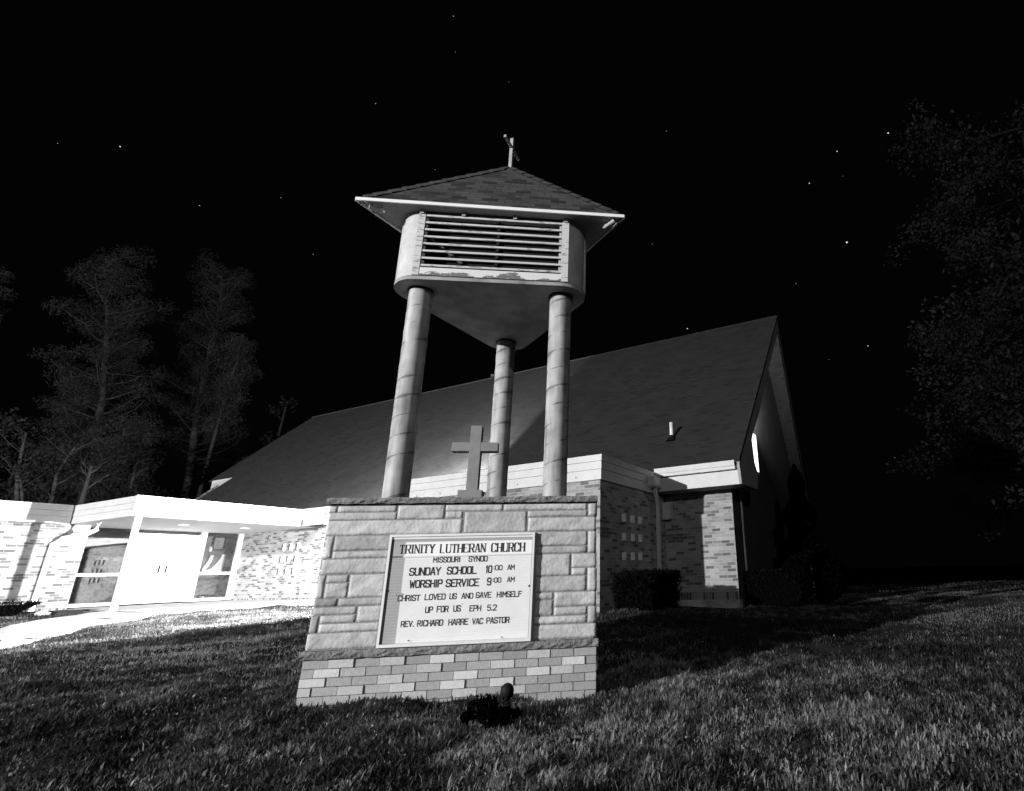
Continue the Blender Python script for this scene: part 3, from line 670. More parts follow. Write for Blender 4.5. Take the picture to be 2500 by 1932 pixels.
m=MB(); m.face([(1.604,4.5,1.9),(1.604,6.06,1.9),(1.604,6.06,2.98),(1.604,4.5,2.98)]); part(m,'pane','window_on',fw)
gl_=empty('gable_lamp',(1.72,4.75,3.25)); gl_.parent=church
q=MB(); q.tube([(-.06,0,-.1),(.06,0,-.02),(.10,.03,.06)],[.03,.06,.08],10); q.build('lamp_housing',M['dark'],gl_)
gd=bpy.data.lights.new('gable_beam','SPOT'); gd.energy=1500; gd.spot_size=math.radians(120); gd.spot_blend=1; gd.shadow_soft_size=.05
go=bpy.data.objects.new('gable_beam',gd); col.objects.link(go); go.location=cw(1.9,4.85,3.35); go.rotation_euler=((cw(1.65,8.3,6.2)-go.location).normalized()).to_track_quat('-Z','Y').to_euler()
# vent pipe with its boot
m=MB(); m.tube([(.11,3.32,2.42),(.11,3.32,2.93)],.05,12); vp=part(m,'vent_pipe','white')
m=MB(); m.tube([(.11,3.28,2.40),(.11,3.32,2.58)],[.15,.06],12); part(m,'flashing','dark',vp)
# ---- entrance wing
m=MB(); m.wall(-12,-1.40,-1.17,1.10,[],aw(-16.35),.1); m.wall(-17.14,-16.35,-1.17,1.10,[],lambda u,z,d:(u,-1.40-d,z),.1); part(m,'wing_wall','chbrick')
m=MB(); m.wall(-12,-1.40,-1.325,-1.172,[],aw(-16.3505),.1); part(m,'soldier_course','soldier')
m=MB(); m.box(-17.1,-16.345,-12,-1.395,-1.8,-1.33); part(m,'foundation','concbase')
for z0,z1,e in ((1.06,1.245,0),(1.25,1.40,.012),(1.405,1.57,.024)):
    m=MB(); m.box(-17,-16.25+e,-12,-1.90-e,z0,z1); part(m,'wing_fascia','trim')
    m=MB(); m.box(-16.3,-12.90,-1.866-e,-1.8,z0,z1); part(m,'canopy_side_fascia','trim')
m=MB(); m.box(-16.9,-16.262,-12,-1.9,1.2445,1.2505); m.box(-16.9,-16.262,-12,-1.9,1.3995,1.4055); m.box(-16.2,-12.9,-1.856,-1.81,1.2445,1.2505); m.box(-16.2,-12.9,-1.856,-1.81,1.3995,1.4055); part(m,'fascia_joint','concbase')
m=MB(); m.box(-12.899,-12.84,-1.895,2.494,1.05,1.585); part(m,'canopy_fascia','trim')
m=MB(); m.box(-17.14,-12.9,-1.80,3.09,1.06,1.067); sfc=part(m,'canopy_soffit','csoffit')
for a,b in ((-14.6,.05),(-14.6,1.75)):
    q=MB(); q.box(a-.12,a+.12,b-.09,b+.09,1.045,1.059); part(q,'soffit_light','lamp_on',sfc)
m=MB(); m.box(-21.5,-12.9,-1.80,2.45,1.5,1.54); m.box(-24,-16.4,-12,-1.9,1.5,1.56); part(m,'canopy_roof','flat')
m=MB(); m.box(-12.99,-12.88,-1.775,-1.665,-1.35,1.06); m.box(-13.03,-12.84,-1.82,-1.63,-1.262,-1.23); part(m,'canopy_post','white')
# downspout from the canopy
m=MB(); m.tube([(-15.3,-1.62,1.06),(-15.3,-1.62,.86),(-15.45,-1.72,.76),(-16.1,-2.0,.64),(-16.27,-2.10,.52),(-16.27,-2.11,-1.0),(-16.27,-2.11,-1.25)],.06,10); part(m,'downspout','white')
# glazed entrance, plane a = -17.14
GA=-17.14
def gbox(b0,b1,z0,z1,d0=-.05,d1=.05): 
    q=MB(); q.box(GA+d0,GA+d1,b0,b1,z0,z1); return q
m=MB()
m.box(GA-.05,GA+.06,-1.40,3.09,1.095,1.175)                       # head
for b0,b1 in ((-1.40,-1.25),(-.075,.0),(1.765,1.93),(2.955,3.09)): m.box(GA-.05,GA+.055,b0,b1,-1.2,1.0945)
for b0,b1 in ((-1.2495,-.0755),(1.9305,2.9545)):
    m.box(GA-.05,GA+.05,b0,b1,-1.2,-1.11); m.box(GA-.05,GA+.07,b0,b1,-.345,-.265)
m.box(GA-.05,GA+.05,.0005,1.7645,.912,.95)
part(m,'entrance_frame','white')
for b0,b1,mt in ((-1.2495,-.0755,'mirror'),(1.9305,2.9545,'glass')):
    q=MB()
    for z0,z1 in ((-1.11,-.345),(-.265,1.0945)): q.face([(GA,b0,z0),(GA,b1,z0),(GA,b1,z1),(GA,b0,z1)])
    part(q,'window_glass',mt)
q=MB(); q.face([(GA,.0,.95),(GA,1.765,.95),(GA,1.765,1.094),(GA,0,1.094)]); part(q,'transom_glass','glass')
for s_,b0,b1 in ((1,.004,.878),(-1,.886,1.761)):
    q=MB(); q.box(GA-.02,GA+.03,b0,b1,-1.185,.905); dr=part(q,'door','door')
    hb=b1-.09 if s_>0 else b0+.09
    q=MB(); q.tube([(GA+.031,hb,-.28),(GA+.075,hb,-.26),(GA+.075,hb,-.08),(GA+.031,hb,-.06)],.013,8); q.box(GA+.0301,GA+.036,hb-.02,hb+.02,-.3,-.04); part(q,'handle','dark',dr)
q=MB(); q.box(GA-.05,GA+.10,-.0,1.765,-1.215,-1.187); part(q,'threshold','dark')
# lobby behind the glass
m=MB(); L0,L1=-21.0,GA-.06
m.face([(L0,-1.45,-1.21),(L1,-1.45,-1.21),(L1,4.0,-1.21),(L0,4.0,-1.21)]); part(m,'lobby_floor','lobbyfloor')
m=MB(); m.face([(L0,-1.45,-1.2),(L0,4.0,-1.2),(L0,4.0,1.3),(L0,-1.45,1.3)]); m.face([(L0,3.98,-1.2),(L1,3.98,-1.2),(L1,3.98,1.3),(L0,3.98,1.3)]); m.face([(L0,-1.43,-1.2),(L1,-1.43,-1.2),(L1,-1.43,1.3),(L0,-1.43,1.3)])
m.face([(L0,-1.45,1.25),(L1,-1.45,1.25),(L1,4.0,1.25),(L0,4.0,1.25)]); part(m,'lobby_wall','lobby')
m=MB(); m.box(-18.7,-18.605,1.95,3.98,-1.205,1.24); part(m,'lobby_partition','partition')

# ---- things in the lobby
def lobby_plate(name,pts,mtl,parent,th=.03,a0=0.):
    q=MB(); n=len(pts); f=[(a0+th,b,z) for b,z in pts]; bk=[(a0,b,z) for b,z in pts]
    q.face(f); q.face(list(reversed(bk)))
    for i in range(n): q.face([f[i],bk[i],bk[(i+1)%n],f[(i+1)%n]])
    return q.build(name,M[mtl],parent)
LA=-18.60
pf=empty('picture',tuple(cw(LA,3.07,.8)),-AL); tag(pf,'black framed picture on the lobby wall, seen through the right entrance window','picture')
for b0,b1,z0,z1 in ((-.22,.22,.2,.26),(-.22,.22,-.26,-.2),(-.22,-.15,-.2,.2),(.17,.22,-.2,.2)): 
    q=MB(); q.box(.01,.06,b0,b1,z0,z1); q.build('frame',M['dark'],pf)
lobby_plate('print',[(-.15,-.2),(.17,-.2),(.17,.2),(-.15,.2)],'conc',pf,.02,.011)
sr=empty('stair_wall',tuple(cw(LA+.2,0,-1.2)),-AL); tag(sr,'white wall panel with a curved sweep behind the right entrance window','wall panel')
lobby_plate('curved_panel',[(b,z+1.2) for b,z in ((2.45,-.26),(3.3,-.26),(3.30,.40),(3.17,.39),(3.15,.27),(3.05,.07),(2.92,-.1),(2.70,-.2))],'white',sr)
lobby_plate('sweep',[(b,z+1.2) for b,z in ((2.66,-.19),(2.76,-.17),(2.83,-.05),(2.89,.12),(2.94,.36),(2.83,.36),(2.78,.15),(2.66,-.10))],'white',sr,.03,-.05)
wl=empty('wall_sconce',tuple(cw(LA,2.82,.58)),-AL); tag(wl,'small pale round sconce beside the black framed picture in the lobby','sconce')
q=MB(); q.tube([(0,0,0),(.05,0,0)],.03,8); q.build('bracket',M['dark'],wl); q=MB(); q.tube([(.08,0,-.1),(.08,0,-.02),(.08,0,.09)],[.03,.06,.045],10); q.build('shade',M['white'],wl)
bx=empty('low_bench',tuple(cw(LA+.35,3.05,-1.2)),-AL); tag(bx,'low dark bench inside the lobby, bottom of the right entrance window','bench')
q=MB(); q.box(-.15,.15,-.35,.30,.14,.19); q.build('seat',M['dark'],bx)
for b0 in (-.33,.25):
    q=MB(); q.box(-.12,.12,b0,b0+.04,0,.139); q.build('leg',M['white'],bx)

# ---- wall floodlight on the aisle's left side: it lights the entrance
FL=cw(-5.32,.06,.95)
fl=empty('wall_floodlight',tuple(FL),-AL); tag(fl,'lit floodlight on the left end wall of the side aisle, behind the sign tower','floodlight')
q=MB(); q.box(-.10,.10,-.13,.13,-.1,.1); q.tube([(.10,0,0),(.29,0,-.02)],.02,8); q.build('housing',M['dark'],fl)
q=MB(); q.face([(-.102,.11,-.08),(-.102,-.11,-.08),(-.102,-.11,.08),(-.102,.11,.08)]); q.build('lens',M['flood_on'],fl)
sd=bpy.data.lights.new('flood_beam','SPOT'); sd.energy=18500; sd.spot_size=math.radians(180); sd.spot_blend=.07; sd.shadow_soft_size=.06
so=bpy.data.objects.new('flood_beam',sd); col.objects.link(so); so.location=cw(-5.43,.02,.95)
aim=-ea; so.rotation_euler=aim.to_track_quat('-Z','Y').to_euler()

fl2=empty('added_roof_flood',tuple(cw(-5.24,1.75,1.53)),-AL); tag(fl2,'invented floodlight on the left edge of the flat aisle roof, facing along the main roof','floodlight')  # extra lamp, added only to brighten the lower main roof
q=MB(); q.box(-.08,.07,-.155,.12,.02,.15); q.tube([(0,0,-.01),(0,0,.06)],.02,8); q.build('housing',M['dark'],fl2)
q=MB(); q.face([(-.0815,.10,.07),(-.0815,-.10,.07),(-.0815,-.10,.18),(-.0815,.10,.18)]); q.build('lens',M['flood_on'],fl2)
s2=bpy.data.lights.new('added_roof_beam','SPOT'); s2.energy=7000; s2.spot_size=math.radians(112); s2.spot_blend=.6; s2.shadow_soft_size=.05
s2o=bpy.data.objects.new('added_roof_beam',s2); col.objects.link(s2o); s2o.location=cw(-5.42,1.75,1.66); s2o.rotation_euler=(ea*-.85+eb*.42+Vector((0,0,.30))).to_track_quat('-Z','Y').to_euler()

# ---------------------------------------------------------------- walk and porch slab
def slab_on(pts,name,th=.10,lift=.03):
    m=MB(); top=[]
    for a,b in pts:
        p=cw(a,b,0); top.append((p.x,p.y,gz(p.x,p.y)+lift))
    m.face(top); dn=[(x,y,z-th) for x,y,z in top]
    for i in range(len(top)): m.face([top[i],dn[i],dn[(i+1)%len(top)],top[(i+1)%len(top)]])
    return m
m=MB(); pts=[(-17.14,-1.40),(-16.3,-1.40),(-12.45,-1.75),(-12.45,3.09),(-17.14,3.09)]
c=[cw(a,b,-1.225) for a,b in pts]; m.face(c); 
for i in range(len(c)):
    p,q=c[i],c[(i+1)%len(c)]; m.face([p,p-Vector((0,0,.25)),q-Vector((0,0,.25)),q])
o=m.build('porch_slab',M['walk']); o['kind']='structure'
def strip(L_,R_s,name,n=14,lift=.028):
    m=MB()
    def lerp(P,t):
        t*=len(P)-1; i=min(int(t),len(P)-2); f=t-i; return (P[i][0]+(P[i+1][0]-P[i][0])*f,P[i][1]+(P[i+1][1]-P[i][1])*f)
    prev=None
    for k in range(n+1):
        a=cw(*lerp(L_,k/n),0);b=cw(*lerp(R_s,k/n),0); a.z=gz(a.x,a.y)+lift;b.z=gz(b.x,b.y)+lift
        if prev:
            m.face([prev[0],prev[1],b,a]); dz=Vector((0,0,-.15)); m.face([prev[1],prev[1]+dz,b+dz,b]); m.face([a,a+dz,prev[0]+dz,prev[0]])
        prev=(a,b)
    o=m.build(name,M['walk']); o['kind']='structure'
strip([(-13.2,-1.78),(-11.1,-3.45),(-9.3,-4.7),(-6,-7.2),(-2,-10)],[(-10.2,-1.9),(-8.1,-3.85),(-6.2,-5.45),(-3.2,-8.0),(.5,-10.6)],'front_walk')
strip([(-12.44,3.05),(-9,3.05),(-5.3,3.05)],[(-12.44,.4),(-9,1.2),(-5.3,1.6)],'wall_walk')
strip([(-12.44,.4),(-12.44,-1.0),(-12.5,-1.77)],[(-10.6,.8),(-10.3,-.6),(-10.2,-1.88)],'porch_apron',6,.024)
strip([(-16.3,-1.42),(-16.3,-12)],[(-13.6,-1.8),(-13.4,-12)],'planting_bed',10,.012)
bpy.data.objects['planting_bed'].data.materials.clear(); bpy.data.objects['planting_bed'].data.materials.append(M['mulch'])

# ---------------------------------------------------------------- foliage helpers
def leaf_mesh(P,size,tones,squash=1.,flat=.0,asp=.5):
    """P: (n,3) leaf centres -> arrays of quads"""
    n=len(P); d=rng.normal(size=(n,3)); d/=np.linalg.norm(d,axis=1)[:,None]
    u=rng.normal(size=(n,3)); u-=d*(u*d).sum(1)[:,None]; u/=np.linalg.norm(u,axis=1)[:,None]
    s=(size*rng.uniform(.55,1.35,n))[:,None]
    q=np.stack([P-d*s,P+u*s*asp,P+d*s,P-u*s*asp],1).reshape(-1,3)
    return q,np.repeat(np.arange(n),1),tones
def foliage(name,P,size,tones,mtl,parent=None,asp=.5,base=None,kind=None):
    q,_,t=leaf_mesh(np.asarray(P,float),size,tones,asp=asp); n=len(q)//4
    me=bpy.data.meshes.new(name); me.vertices.add(4*n); me.vertices.foreach_set('co',q.astype(np.float32).ravel())
    me.loops.add(4*n); me.loops.foreach_set('vertex_index',np.arange(4*n,dtype=np.int32))
    me.polygons.add(n); me.polygons.foreach_set('loop_start',np.arange(0,4*n,4,dtype=np.int32))
    at=me.attributes.new('tone','FLOAT','FACE'); at.data.foreach_set('value',np.asarray(t,np.float32))
    me.materials.append(M[mtl]); me.update(calc_edges=True)
    o=bpy.data.objects.new(name,me); col.objects.link(o)
    if parent: o.parent=parent
    return o
def clumps(centers,radii,n_each):
    out=[];tn=[]
    for c,r in zip(centers,radii):
        n=max(4,int(n_each*r*r)); p=rng.normal(size=(n,3)); p/=np.linalg.norm(p,axis=1)[:,None]; p*=(rng.random(n)**.45)[:,None]
        out.append(np.array(c)+p*np.array(r)*np.array([1,1,.72])); tn.append(np.full(n,rng.uniform(.6,1.35))*rng.uniform(.7,1.3,n))
    return np.concatenate(out),np.concatenate(tn)
def hedge_box(name,a0,a1,b0,b1,z0,z1,label,group=None,n=5000,size=.022,cut=0):
    e=empty(name,tuple(cw((a0+a1)/2,(b0+b1)/2,z0)),-AL); tag(e,label,'hedge',group)
    hx,hy,hz=(a1-a0)/2,(b1-b0)/2,z1-z0
    m=MB(); k=.05
    # body tapers towards the ground at its open end
    top=[(-hx+k,-hy+k),(hx-k,-hy+k),(hx-k,hy-k),(-hx+k,hy-k)]; bot=[(-hx*(1-cut*.3)+k,-hy*(1-cut)+k),(hx*(1-cut)-k,-hy*(1-cut)+k),(hx*(1-cut)-k,hy*(1-cut)-k),(-hx*(1-cut*.3)+k,hy*(1-cut)-k)]
    T=[(x,y,hz-k) for x,y in top]; Bm=[(x,y,.0) for x,y in bot]
    m.face(T); 
    for i in range(4): m.face([Bm[i],Bm[(i+1)%4],T[(i+1)%4],T[i]])
    m.build('branch_core',M['hedgein'],e)
    P=[]
    for i in range(n):
        f=rng.integers(0,5); u,v=rng.random(2); 
        if f==4: p=[(2*u-1)*hx,(2*v-1)*hy,hz+rng.normal()*.02]
        else:
            z_=v*hz; s=1-cut*(1-v)
            p=[(2*u-1)*hx*s,-hy*s,z_] if f==0 else [(2*u-1)*hx*s,hy*s,z_] if f==1 else [hx*s,(2*u-1)*hy*s,z_] if f==2 else [-hx*s,(2*u-1)*hy*s,z_]
            p=[p[0]+rng.normal()*.025,p[1]+rng.normal()*.025,p[2]]
        P.append(p)
    foliage('foliage',np.array(P),size,rng.uniform(.4,1.6,n),'hedge',e)
    return e
hedge_box('clipped_hedge',.16,.99,.18,1.45,-1.42,-.71,'dark clipped box hedge beside the slotted return wall',n=9000,cut=.12)
hedge_box('clipped_hedge',1.72,2.9,3.35,4.6,-1.5,-.75,'black clipped hedge at the right corner of the church below the gable',n=5000)
hedge_box('clipped_hedge',-14.6,-13.75,-6.5,-2.75,-1.29,-.965,'low dark hedge along the wing wall at the left edge',n=7000,cut=.25)
# evergreens by the gable wall
def cone_tree(name,p,h,r,label,n,size=.06,group=None,round_=False):
    e=empty(name,tuple(p)); tag(e,label,'shrub' if round_ else 'evergreen',group)
    m=MB(); m.tube([(0,0,-.1),(0,0,h*.9)],[.05,.01],6); m.build('trunk',M['bark'],e)
    P=[];T=[]
    for i in range(n):
        t=rng.random()**(1.0 if not round_ else .7)
        rr=r*(math.sqrt(max(0,1-(2*t-1)**2)) if round_ else (1-t)**.7*(.9+.25*math.sin(t*23)))
        an=rng.random()*2*math.pi; q=rr*(.35+.65*rng.random()**.4)
        P.append((q*math.cos(an),q*math.sin(an),t*h)); T.append(rng.uniform(.3,1.2))
    foliage('foliage',np.array(P),size,np.array(T)*.55,'hedge',e)
    return e
cone_tree('columnar_evergreen',cw(2.5,6.6,-1.5),3.6,.8,'tall black evergreen standing against the gable end',9000)
cone_tree('round_shrub',cw(3.1,4.0,-1.5),1.15,.75,'round dark shrub in front of the gable end evergreen',5000,.04,None,True)
# rock and splash block by the left hedge
def rock(name,p,r,label,sq=(1,1,.6)):
    m=MB(); n=10; g={}
    for i in range(n+1):
        for k in range(2*n):
            th=math.pi*i/n; ph=math.pi*k/n; v=Vector((math.sin(th)*math.cos(ph),math.sin(th)*math.sin(ph),math.cos(th)))
            s=r*(1+.35*mn.noise(v*1.6+Vector(p))); g[i,k]=(v.x*s*sq[0],v.y*s*sq[1],v.z*s*sq[2])
    for i in range(n):
        for k in range(2*n): m.face([g[i,k],g[i+1,k],g[i+1,(k+1)%(2*n)],g[i,(k+1)%(2*n)]],1.,None,True)
    o=m.build(name,M['rock'],None,tuple(p)); return tag(o,label,'rock')
rp=cw(-13.65,-2.72,-1.24); rock('white_rock',rp,.12,'small white rock at the right end of the low left hedge')
m=MB(); m.box(-.24,.24,-.12,.12,0,.07); m.box(-.24,.24,-.12,-.09,.0705,.1); m.box(-.24,.24,.09,.12,.0705,.1)
o=m.build('splash_block',M['dark'],None,tuple(cw(-13.55,-2.32,-1.285))); o.rotation_euler=(0,0,math.pi/2-AL); tag(o,'black splash block lying beside the white rock','splash block')

# ---------------------------------------------------------------- trees
def limb(m,p,d,l,r,depth,ends,spread=.55,up=.1):
    pts=[p.copy()];rad=[r];q=p.copy();dd=d.normalized();n=4
    for i in range(n):
        dd=(dd+Vector((random.uniform(-1,1),random.uniform(-1,1),random.uniform(-.6,1)*.6+up))*.2).normalized(); q=q+dd*l/n; pts.append(q.copy()); rad.append(r*(1-.65*(i+1)/n))
    m.tube(pts,rad,5,1,False)
    if depth==0: ends.append(q); ends.append(pts[2]); return
    for i in range(3):
        k=random.randint(1,n); nd=(dd+Vector((random.uniform(-1,1),random.uniform(-1,1),random.uniform(-.4,.8)))*spread*1.3).normalized()
        limb(m,pts[k],nd,l*random.uniform(.45,.7),rad[k]*.6,depth-1,ends,spread,up)
def pine(trunk,r0,crown,nb,label,group,dead=5,ln=2.6,first=.3,leafn=34):
    T=[Vector(p) for p in trunk]; base=T[0].copy(); e=empty('pine_tree',tuple(base)); tag(e,label,'pine tree',group)
    T=[p-base for p in T]; m=MB(); m.tube(T,[r0*(1-.8*i/(len(T)-1)) for i in range(len(T))],8,1,False)
    H=T[-1].z; cs=[];rs=[]
    def on(z):
        for i in range(len(T)-1):
            if T[i].z<=z<=T[i+1].z: return T[i].lerp(T[i+1],(z-T[i].z)/(T[i+1].z-T[i].z+1e-6))
        return T[-1]
    for i in range(nb):
        t=first+(1-first)*i/nb; p=on(t*H); az=random.uniform(0,2*math.pi); L=ln*crown(t)*random.uniform(.6,1.15)
        d=Vector((math.cos(az),math.sin(az),random.uniform(-.05,.45))); pts=[p];q=p.copy()
        for k in range(4): d=(d+Vector((random.uniform(-.3,.3),random.uniform(-.3,.3),random.uniform(-.05,.3)))).normalized(); q=q+d*L/4; pts.append(q.copy())
        m.tube(pts,[r0*.28,r0*.2,r0*.14,r0*.1,.015],5,1,False)
        for k in range(1,5):
            for _ in range(2):
                cs.append(pts[k]+Vector((random.gauss(0,.3),random.gauss(0,.3),random.gauss(.1,.2)))); rs.append(random.uniform(.35,.8))
    for i in range(dead):
        p=on(random.uniform(.08,first+.3)*H); az=random.uniform(0,6.28); ends=[]
        limb(m,p,Vector((math.cos(az),math.sin(az),random.uniform(-.1,.5))),random.uniform(.8,2.2),r0*.16,0,ends)
    m.build('trunk',M['bark'],e)
    P,tn=clumps([tuple(c) for c in cs],rs,leafn*7)
    foliage('crown',P,.11,tn,'needle',e,.12)
    return e
G1='pine trees behind the entrance wing'
pine([(-27.5,30.8,-1.3),(-27.62,30.75,4.28),(-27.67,30.71,5.83),(-27.86,30.56,7.8),(-28.02,30.43,10.38),(-28.22,30.27,11.94),(-28.48,30.05,14.07),(-28.67,29.9,15.37),(-28.92,29.68,16.76),(-29.37,29.29,19.5)],.28,lambda t:(1.25-.75*t if t>.45 else .9),62,'tall pine with a long bare pale trunk, left of the two large pines',G1,9,3.3,.28)
pine([(-26.0,36.8,-1.3),(-26.18,36.71,6.67),(-26.58,36.45,11.1),(-26.66,36.39,14.69),(-26.65,36.4,17.81),(-26.87,36.26,20.86),(-27.1,36.1,22.6)],.3,lambda t:1.25-.75*t,60,'broad pine right of the tallest bare trunk, nearer the church roof',G1,6,3.6,.36)
pine([(-22.4,32,-1.3),(-22.31,32.06,7.98),(-22.27,32.08,10.56),(-22.23,32.11,12.19),(-22.09,32.2,13.79),(-22.2,32.13,15.6)],.13,lambda t:.8-.5*t,14,'slim leaning pine close to the right side of the broad pine',G1,4,1.9,.6)
pine([(-33.5,26,-1.3),(-33.4,26,6),(-33.2,26,14),(-33.1,26,17)],.28,lambda t:1.2-.6*t,34,'pine cut off by the left edge of the picture',G1,3,2.9,.3,44)
pine([(-24.8,28.6,-1.3),(-24.7,28.6,4),(-24.8,28.4,8.2)],.12,lambda t:1.1-.7*t,26,'short dark pine between the two large pines',G1,4,2.4,.2)
pine([(-30.8,33,-1.3),(-30.8,33,5),(-30.9,33,11.5)],.18,lambda t:1.2-.7*t,30,'middling pine behind the tall bare trunk',G1,4,2.8,.2)
def sapling(base,tips,r,mt,label,name='bare_sapling',leaves=0,group='thin bare trees behind the entrance wing',depth=1,size=.09):
    b=Vector(base); e=empty(name,tuple(b)); tag(e,label,'tree',group); m=MB(); ends=[]
    pts=[Vector((0,0,-.2))]+[Vector(t)-b for t in tips]
    m.tube(pts,[r*(1-.6*i/(len(pts)-1)) for i in range(len(pts))],6,1,False)
    for k in range(1,len(pts)):
        for _ in range(3):
            az=random.uniform(0,6.28); limb(m,pts[k].lerp(pts[k-1],random.random()*.6),Vector((math.cos(az),math.sin(az),.8)),random.uniform(.5,1.2),r*.3,depth,ends,.6,.15)
    m.build('trunk',M[mt],e)
    if leaves:
        cs=[tuple(c) for c in ends]; P,tn=clumps(cs,[random.uniform(.25,.6) for _ in cs],leaves); foliage('crown',P,size,tn,'leaf',e)
    return e
sapling((-21.4,20.3,-1.3),[(-21.58,20.16,2.83),(-21.75,20.01,3.89),(-21.87,19.9,5.6)],.10,'birch','crooked pale sapling near the left edge, above the wing roof',leaves=60)
sapling((-20.8,20.85,-1.3),[(-20.86,20.78,2.84),(-20.94,20.71,4.08),(-20.72,20.9,5.2)],.09,'birch','thin forked sapling between the crooked one and the mottled trunk',leaves=60)
sapling((-21.2,20.5,-1.3),[(-21.47,20.26,2.85),(-21.67,20.07,3.76),(-21.85,19.91,4.9)],.06,'birch','thinnest sapling leaning on the crooked one',leaves=50)
sapling((-19.5,20.6,-1.3),[(-19.55,20.56,2.4),(-19.56,20.55,3.42),(-19.58,20.54,4.3)],.13,'birch','mottled pale stump of a trunk right above the canopy corner')
for i,(x,y,h,lb) in enumerate([(-26,24.5,5.2,'leafy undergrowth tree behind the far left saplings'),(-23,27.5,5.6,'leafy undergrowth tree behind the mottled trunk'),(-19.5,31,6.5,'leafy undergrowth tree close to the left end of the church roof')]):
    sapling((x,y,-1.3),[(x+.2,y,h*.4),(x-.1,y+.2,h*.75),(x,y,h)],.11,'bark',lb,'undergrowth_tree',26,'undergrowth trees behind the entrance wing',2,.12)
sapling((-20.2,35.5,-1.3),[(-20.2,35.5,6),(-20.3,35.5,9.5),(-20.2,35.52,12.0)],.16,'bark','small round tree peeping over the left end of the church roof','leafy_tree',30,None,2,.16)
# the large tree at the right
def big_tree():
    b=Vector((16.5,7.75,-1.5)); e=empty('shade_tree',tuple(b)); tag(e,'large dim leafy tree filling the right edge, branches hanging over the lawn','tree')
    m=MB(); ends=[]; T=[Vector((0,0,-.2)),Vector((-.1,0,2.6)),Vector((-.3,-.1,6)),Vector((-.2,0,10.5)),Vector((0,0,15.5))]; m.tube(T,[.45,.36,.28,.18,.05],10,1,False)
    for i in range(58):
        t=random.uniform(.09,1); k=min(int(t*4),3); p=T[k].lerp(T[k+1],t*4-k); az=random.uniform(math.pi*.5,math.pi*1.5) if random.random()<.75 else random.uniform(0,6.28)
        L=random.uniform(2.2,4.0)*(1.15-.45*t)
        limb(m,p,Vector((math.cos(az),math.sin(az),random.uniform(-.25,.5))),L,.05,2,ends,.6,-.03)
    m.build('trunk',M['darkbark'],e)
    cs=[tuple(c+Vector((random.gauss(0,.15),random.gauss(0,.15),random.gauss(0,.15)))) for c in ends]
    P,tn=clumps(cs,[random.uniform(.3,.7) for _ in cs],110)
    foliage('crown',P,.075,tn,'leaf',e)
big_tree()

# ---------------------------------------------------------------- small black garden lamp in the grass
gx,gy=.52,-.62; gzz=gz(gx,gy)
gl=empty('garden_globe_lamp',(gx,gy,gzz)); tag(gl,'small black globe lamp on a short stake in the grass before the sign','garden lamp')
q=MB(); nn=14; g={}
for i in range(nn+1):
    for k in range(2*nn):
        th=math.pi*i/nn; ph=math.pi*k/nn; g[i,k]=(.050*math.sin(th)*math.cos(ph),.050*math.sin(th)*math.sin(ph),.165+.055*math.cos(th))
for i in range(nn):
    for k in range(2*nn): q.face([g[i,k],g[i+1,k],g[i+1,(k+1)%(2*nn)],g[i,(k+1)%(2*nn)]],1.,None,True)
q.build('globe',M['dark'],gl)
q=MB(); q.tube([(0,0,-.1),(0,0,.05),(0,0,.12)],[.04,.035,.025],12); q.build('stake',M['dark'],gl)
dp_=empty('dead_plant',(gx-.10,gy-.05,gzz)); tag(dp_,'low black withered plant in the grass under the globe lamp','plant')
P=[];T=[]
for i in range(2600):
    u=rng.normal(size=3); u/=np.linalg.norm(u); r=rng.random()**.4
    c,s=[((-.10,.02,.04),(.10,.10,.11)),((-.02,0,.06),(.09,.10,.10)),((.07,-.02,.0),(.12,.10,.09)),((.16,.03,-.01),(.08,.08,.06)),((-.17,0,.0),(.06,.07,.06)),((.06,-.12,-.02),(.14,.05,.05))][int(rng.integers(0,6))]
    P.append((c[0]+u[0]*r*s[0]*.82,c[1]+u[1]*r*s[1],max(-.02,c[2]+u[2]*r*s[2]))); T.append(rng.uniform(.1,.5))
foliage('foliage',np.array(P),.02,np.array(T)*.7,'hedge',dp_,.35)
q=MB(); 
for i in range(14):
    az=random.uniform(0,6.28); q.tube([(0,0,-.03),(.08*math.cos(az),.08*math.sin(az),.08),(.16*math.cos(az),.13*math.sin(az),.10+random.uniform(-.03,.05))],[.006,.004,.002],5,1,False)
q.build('stem',M['dark'],dp_)

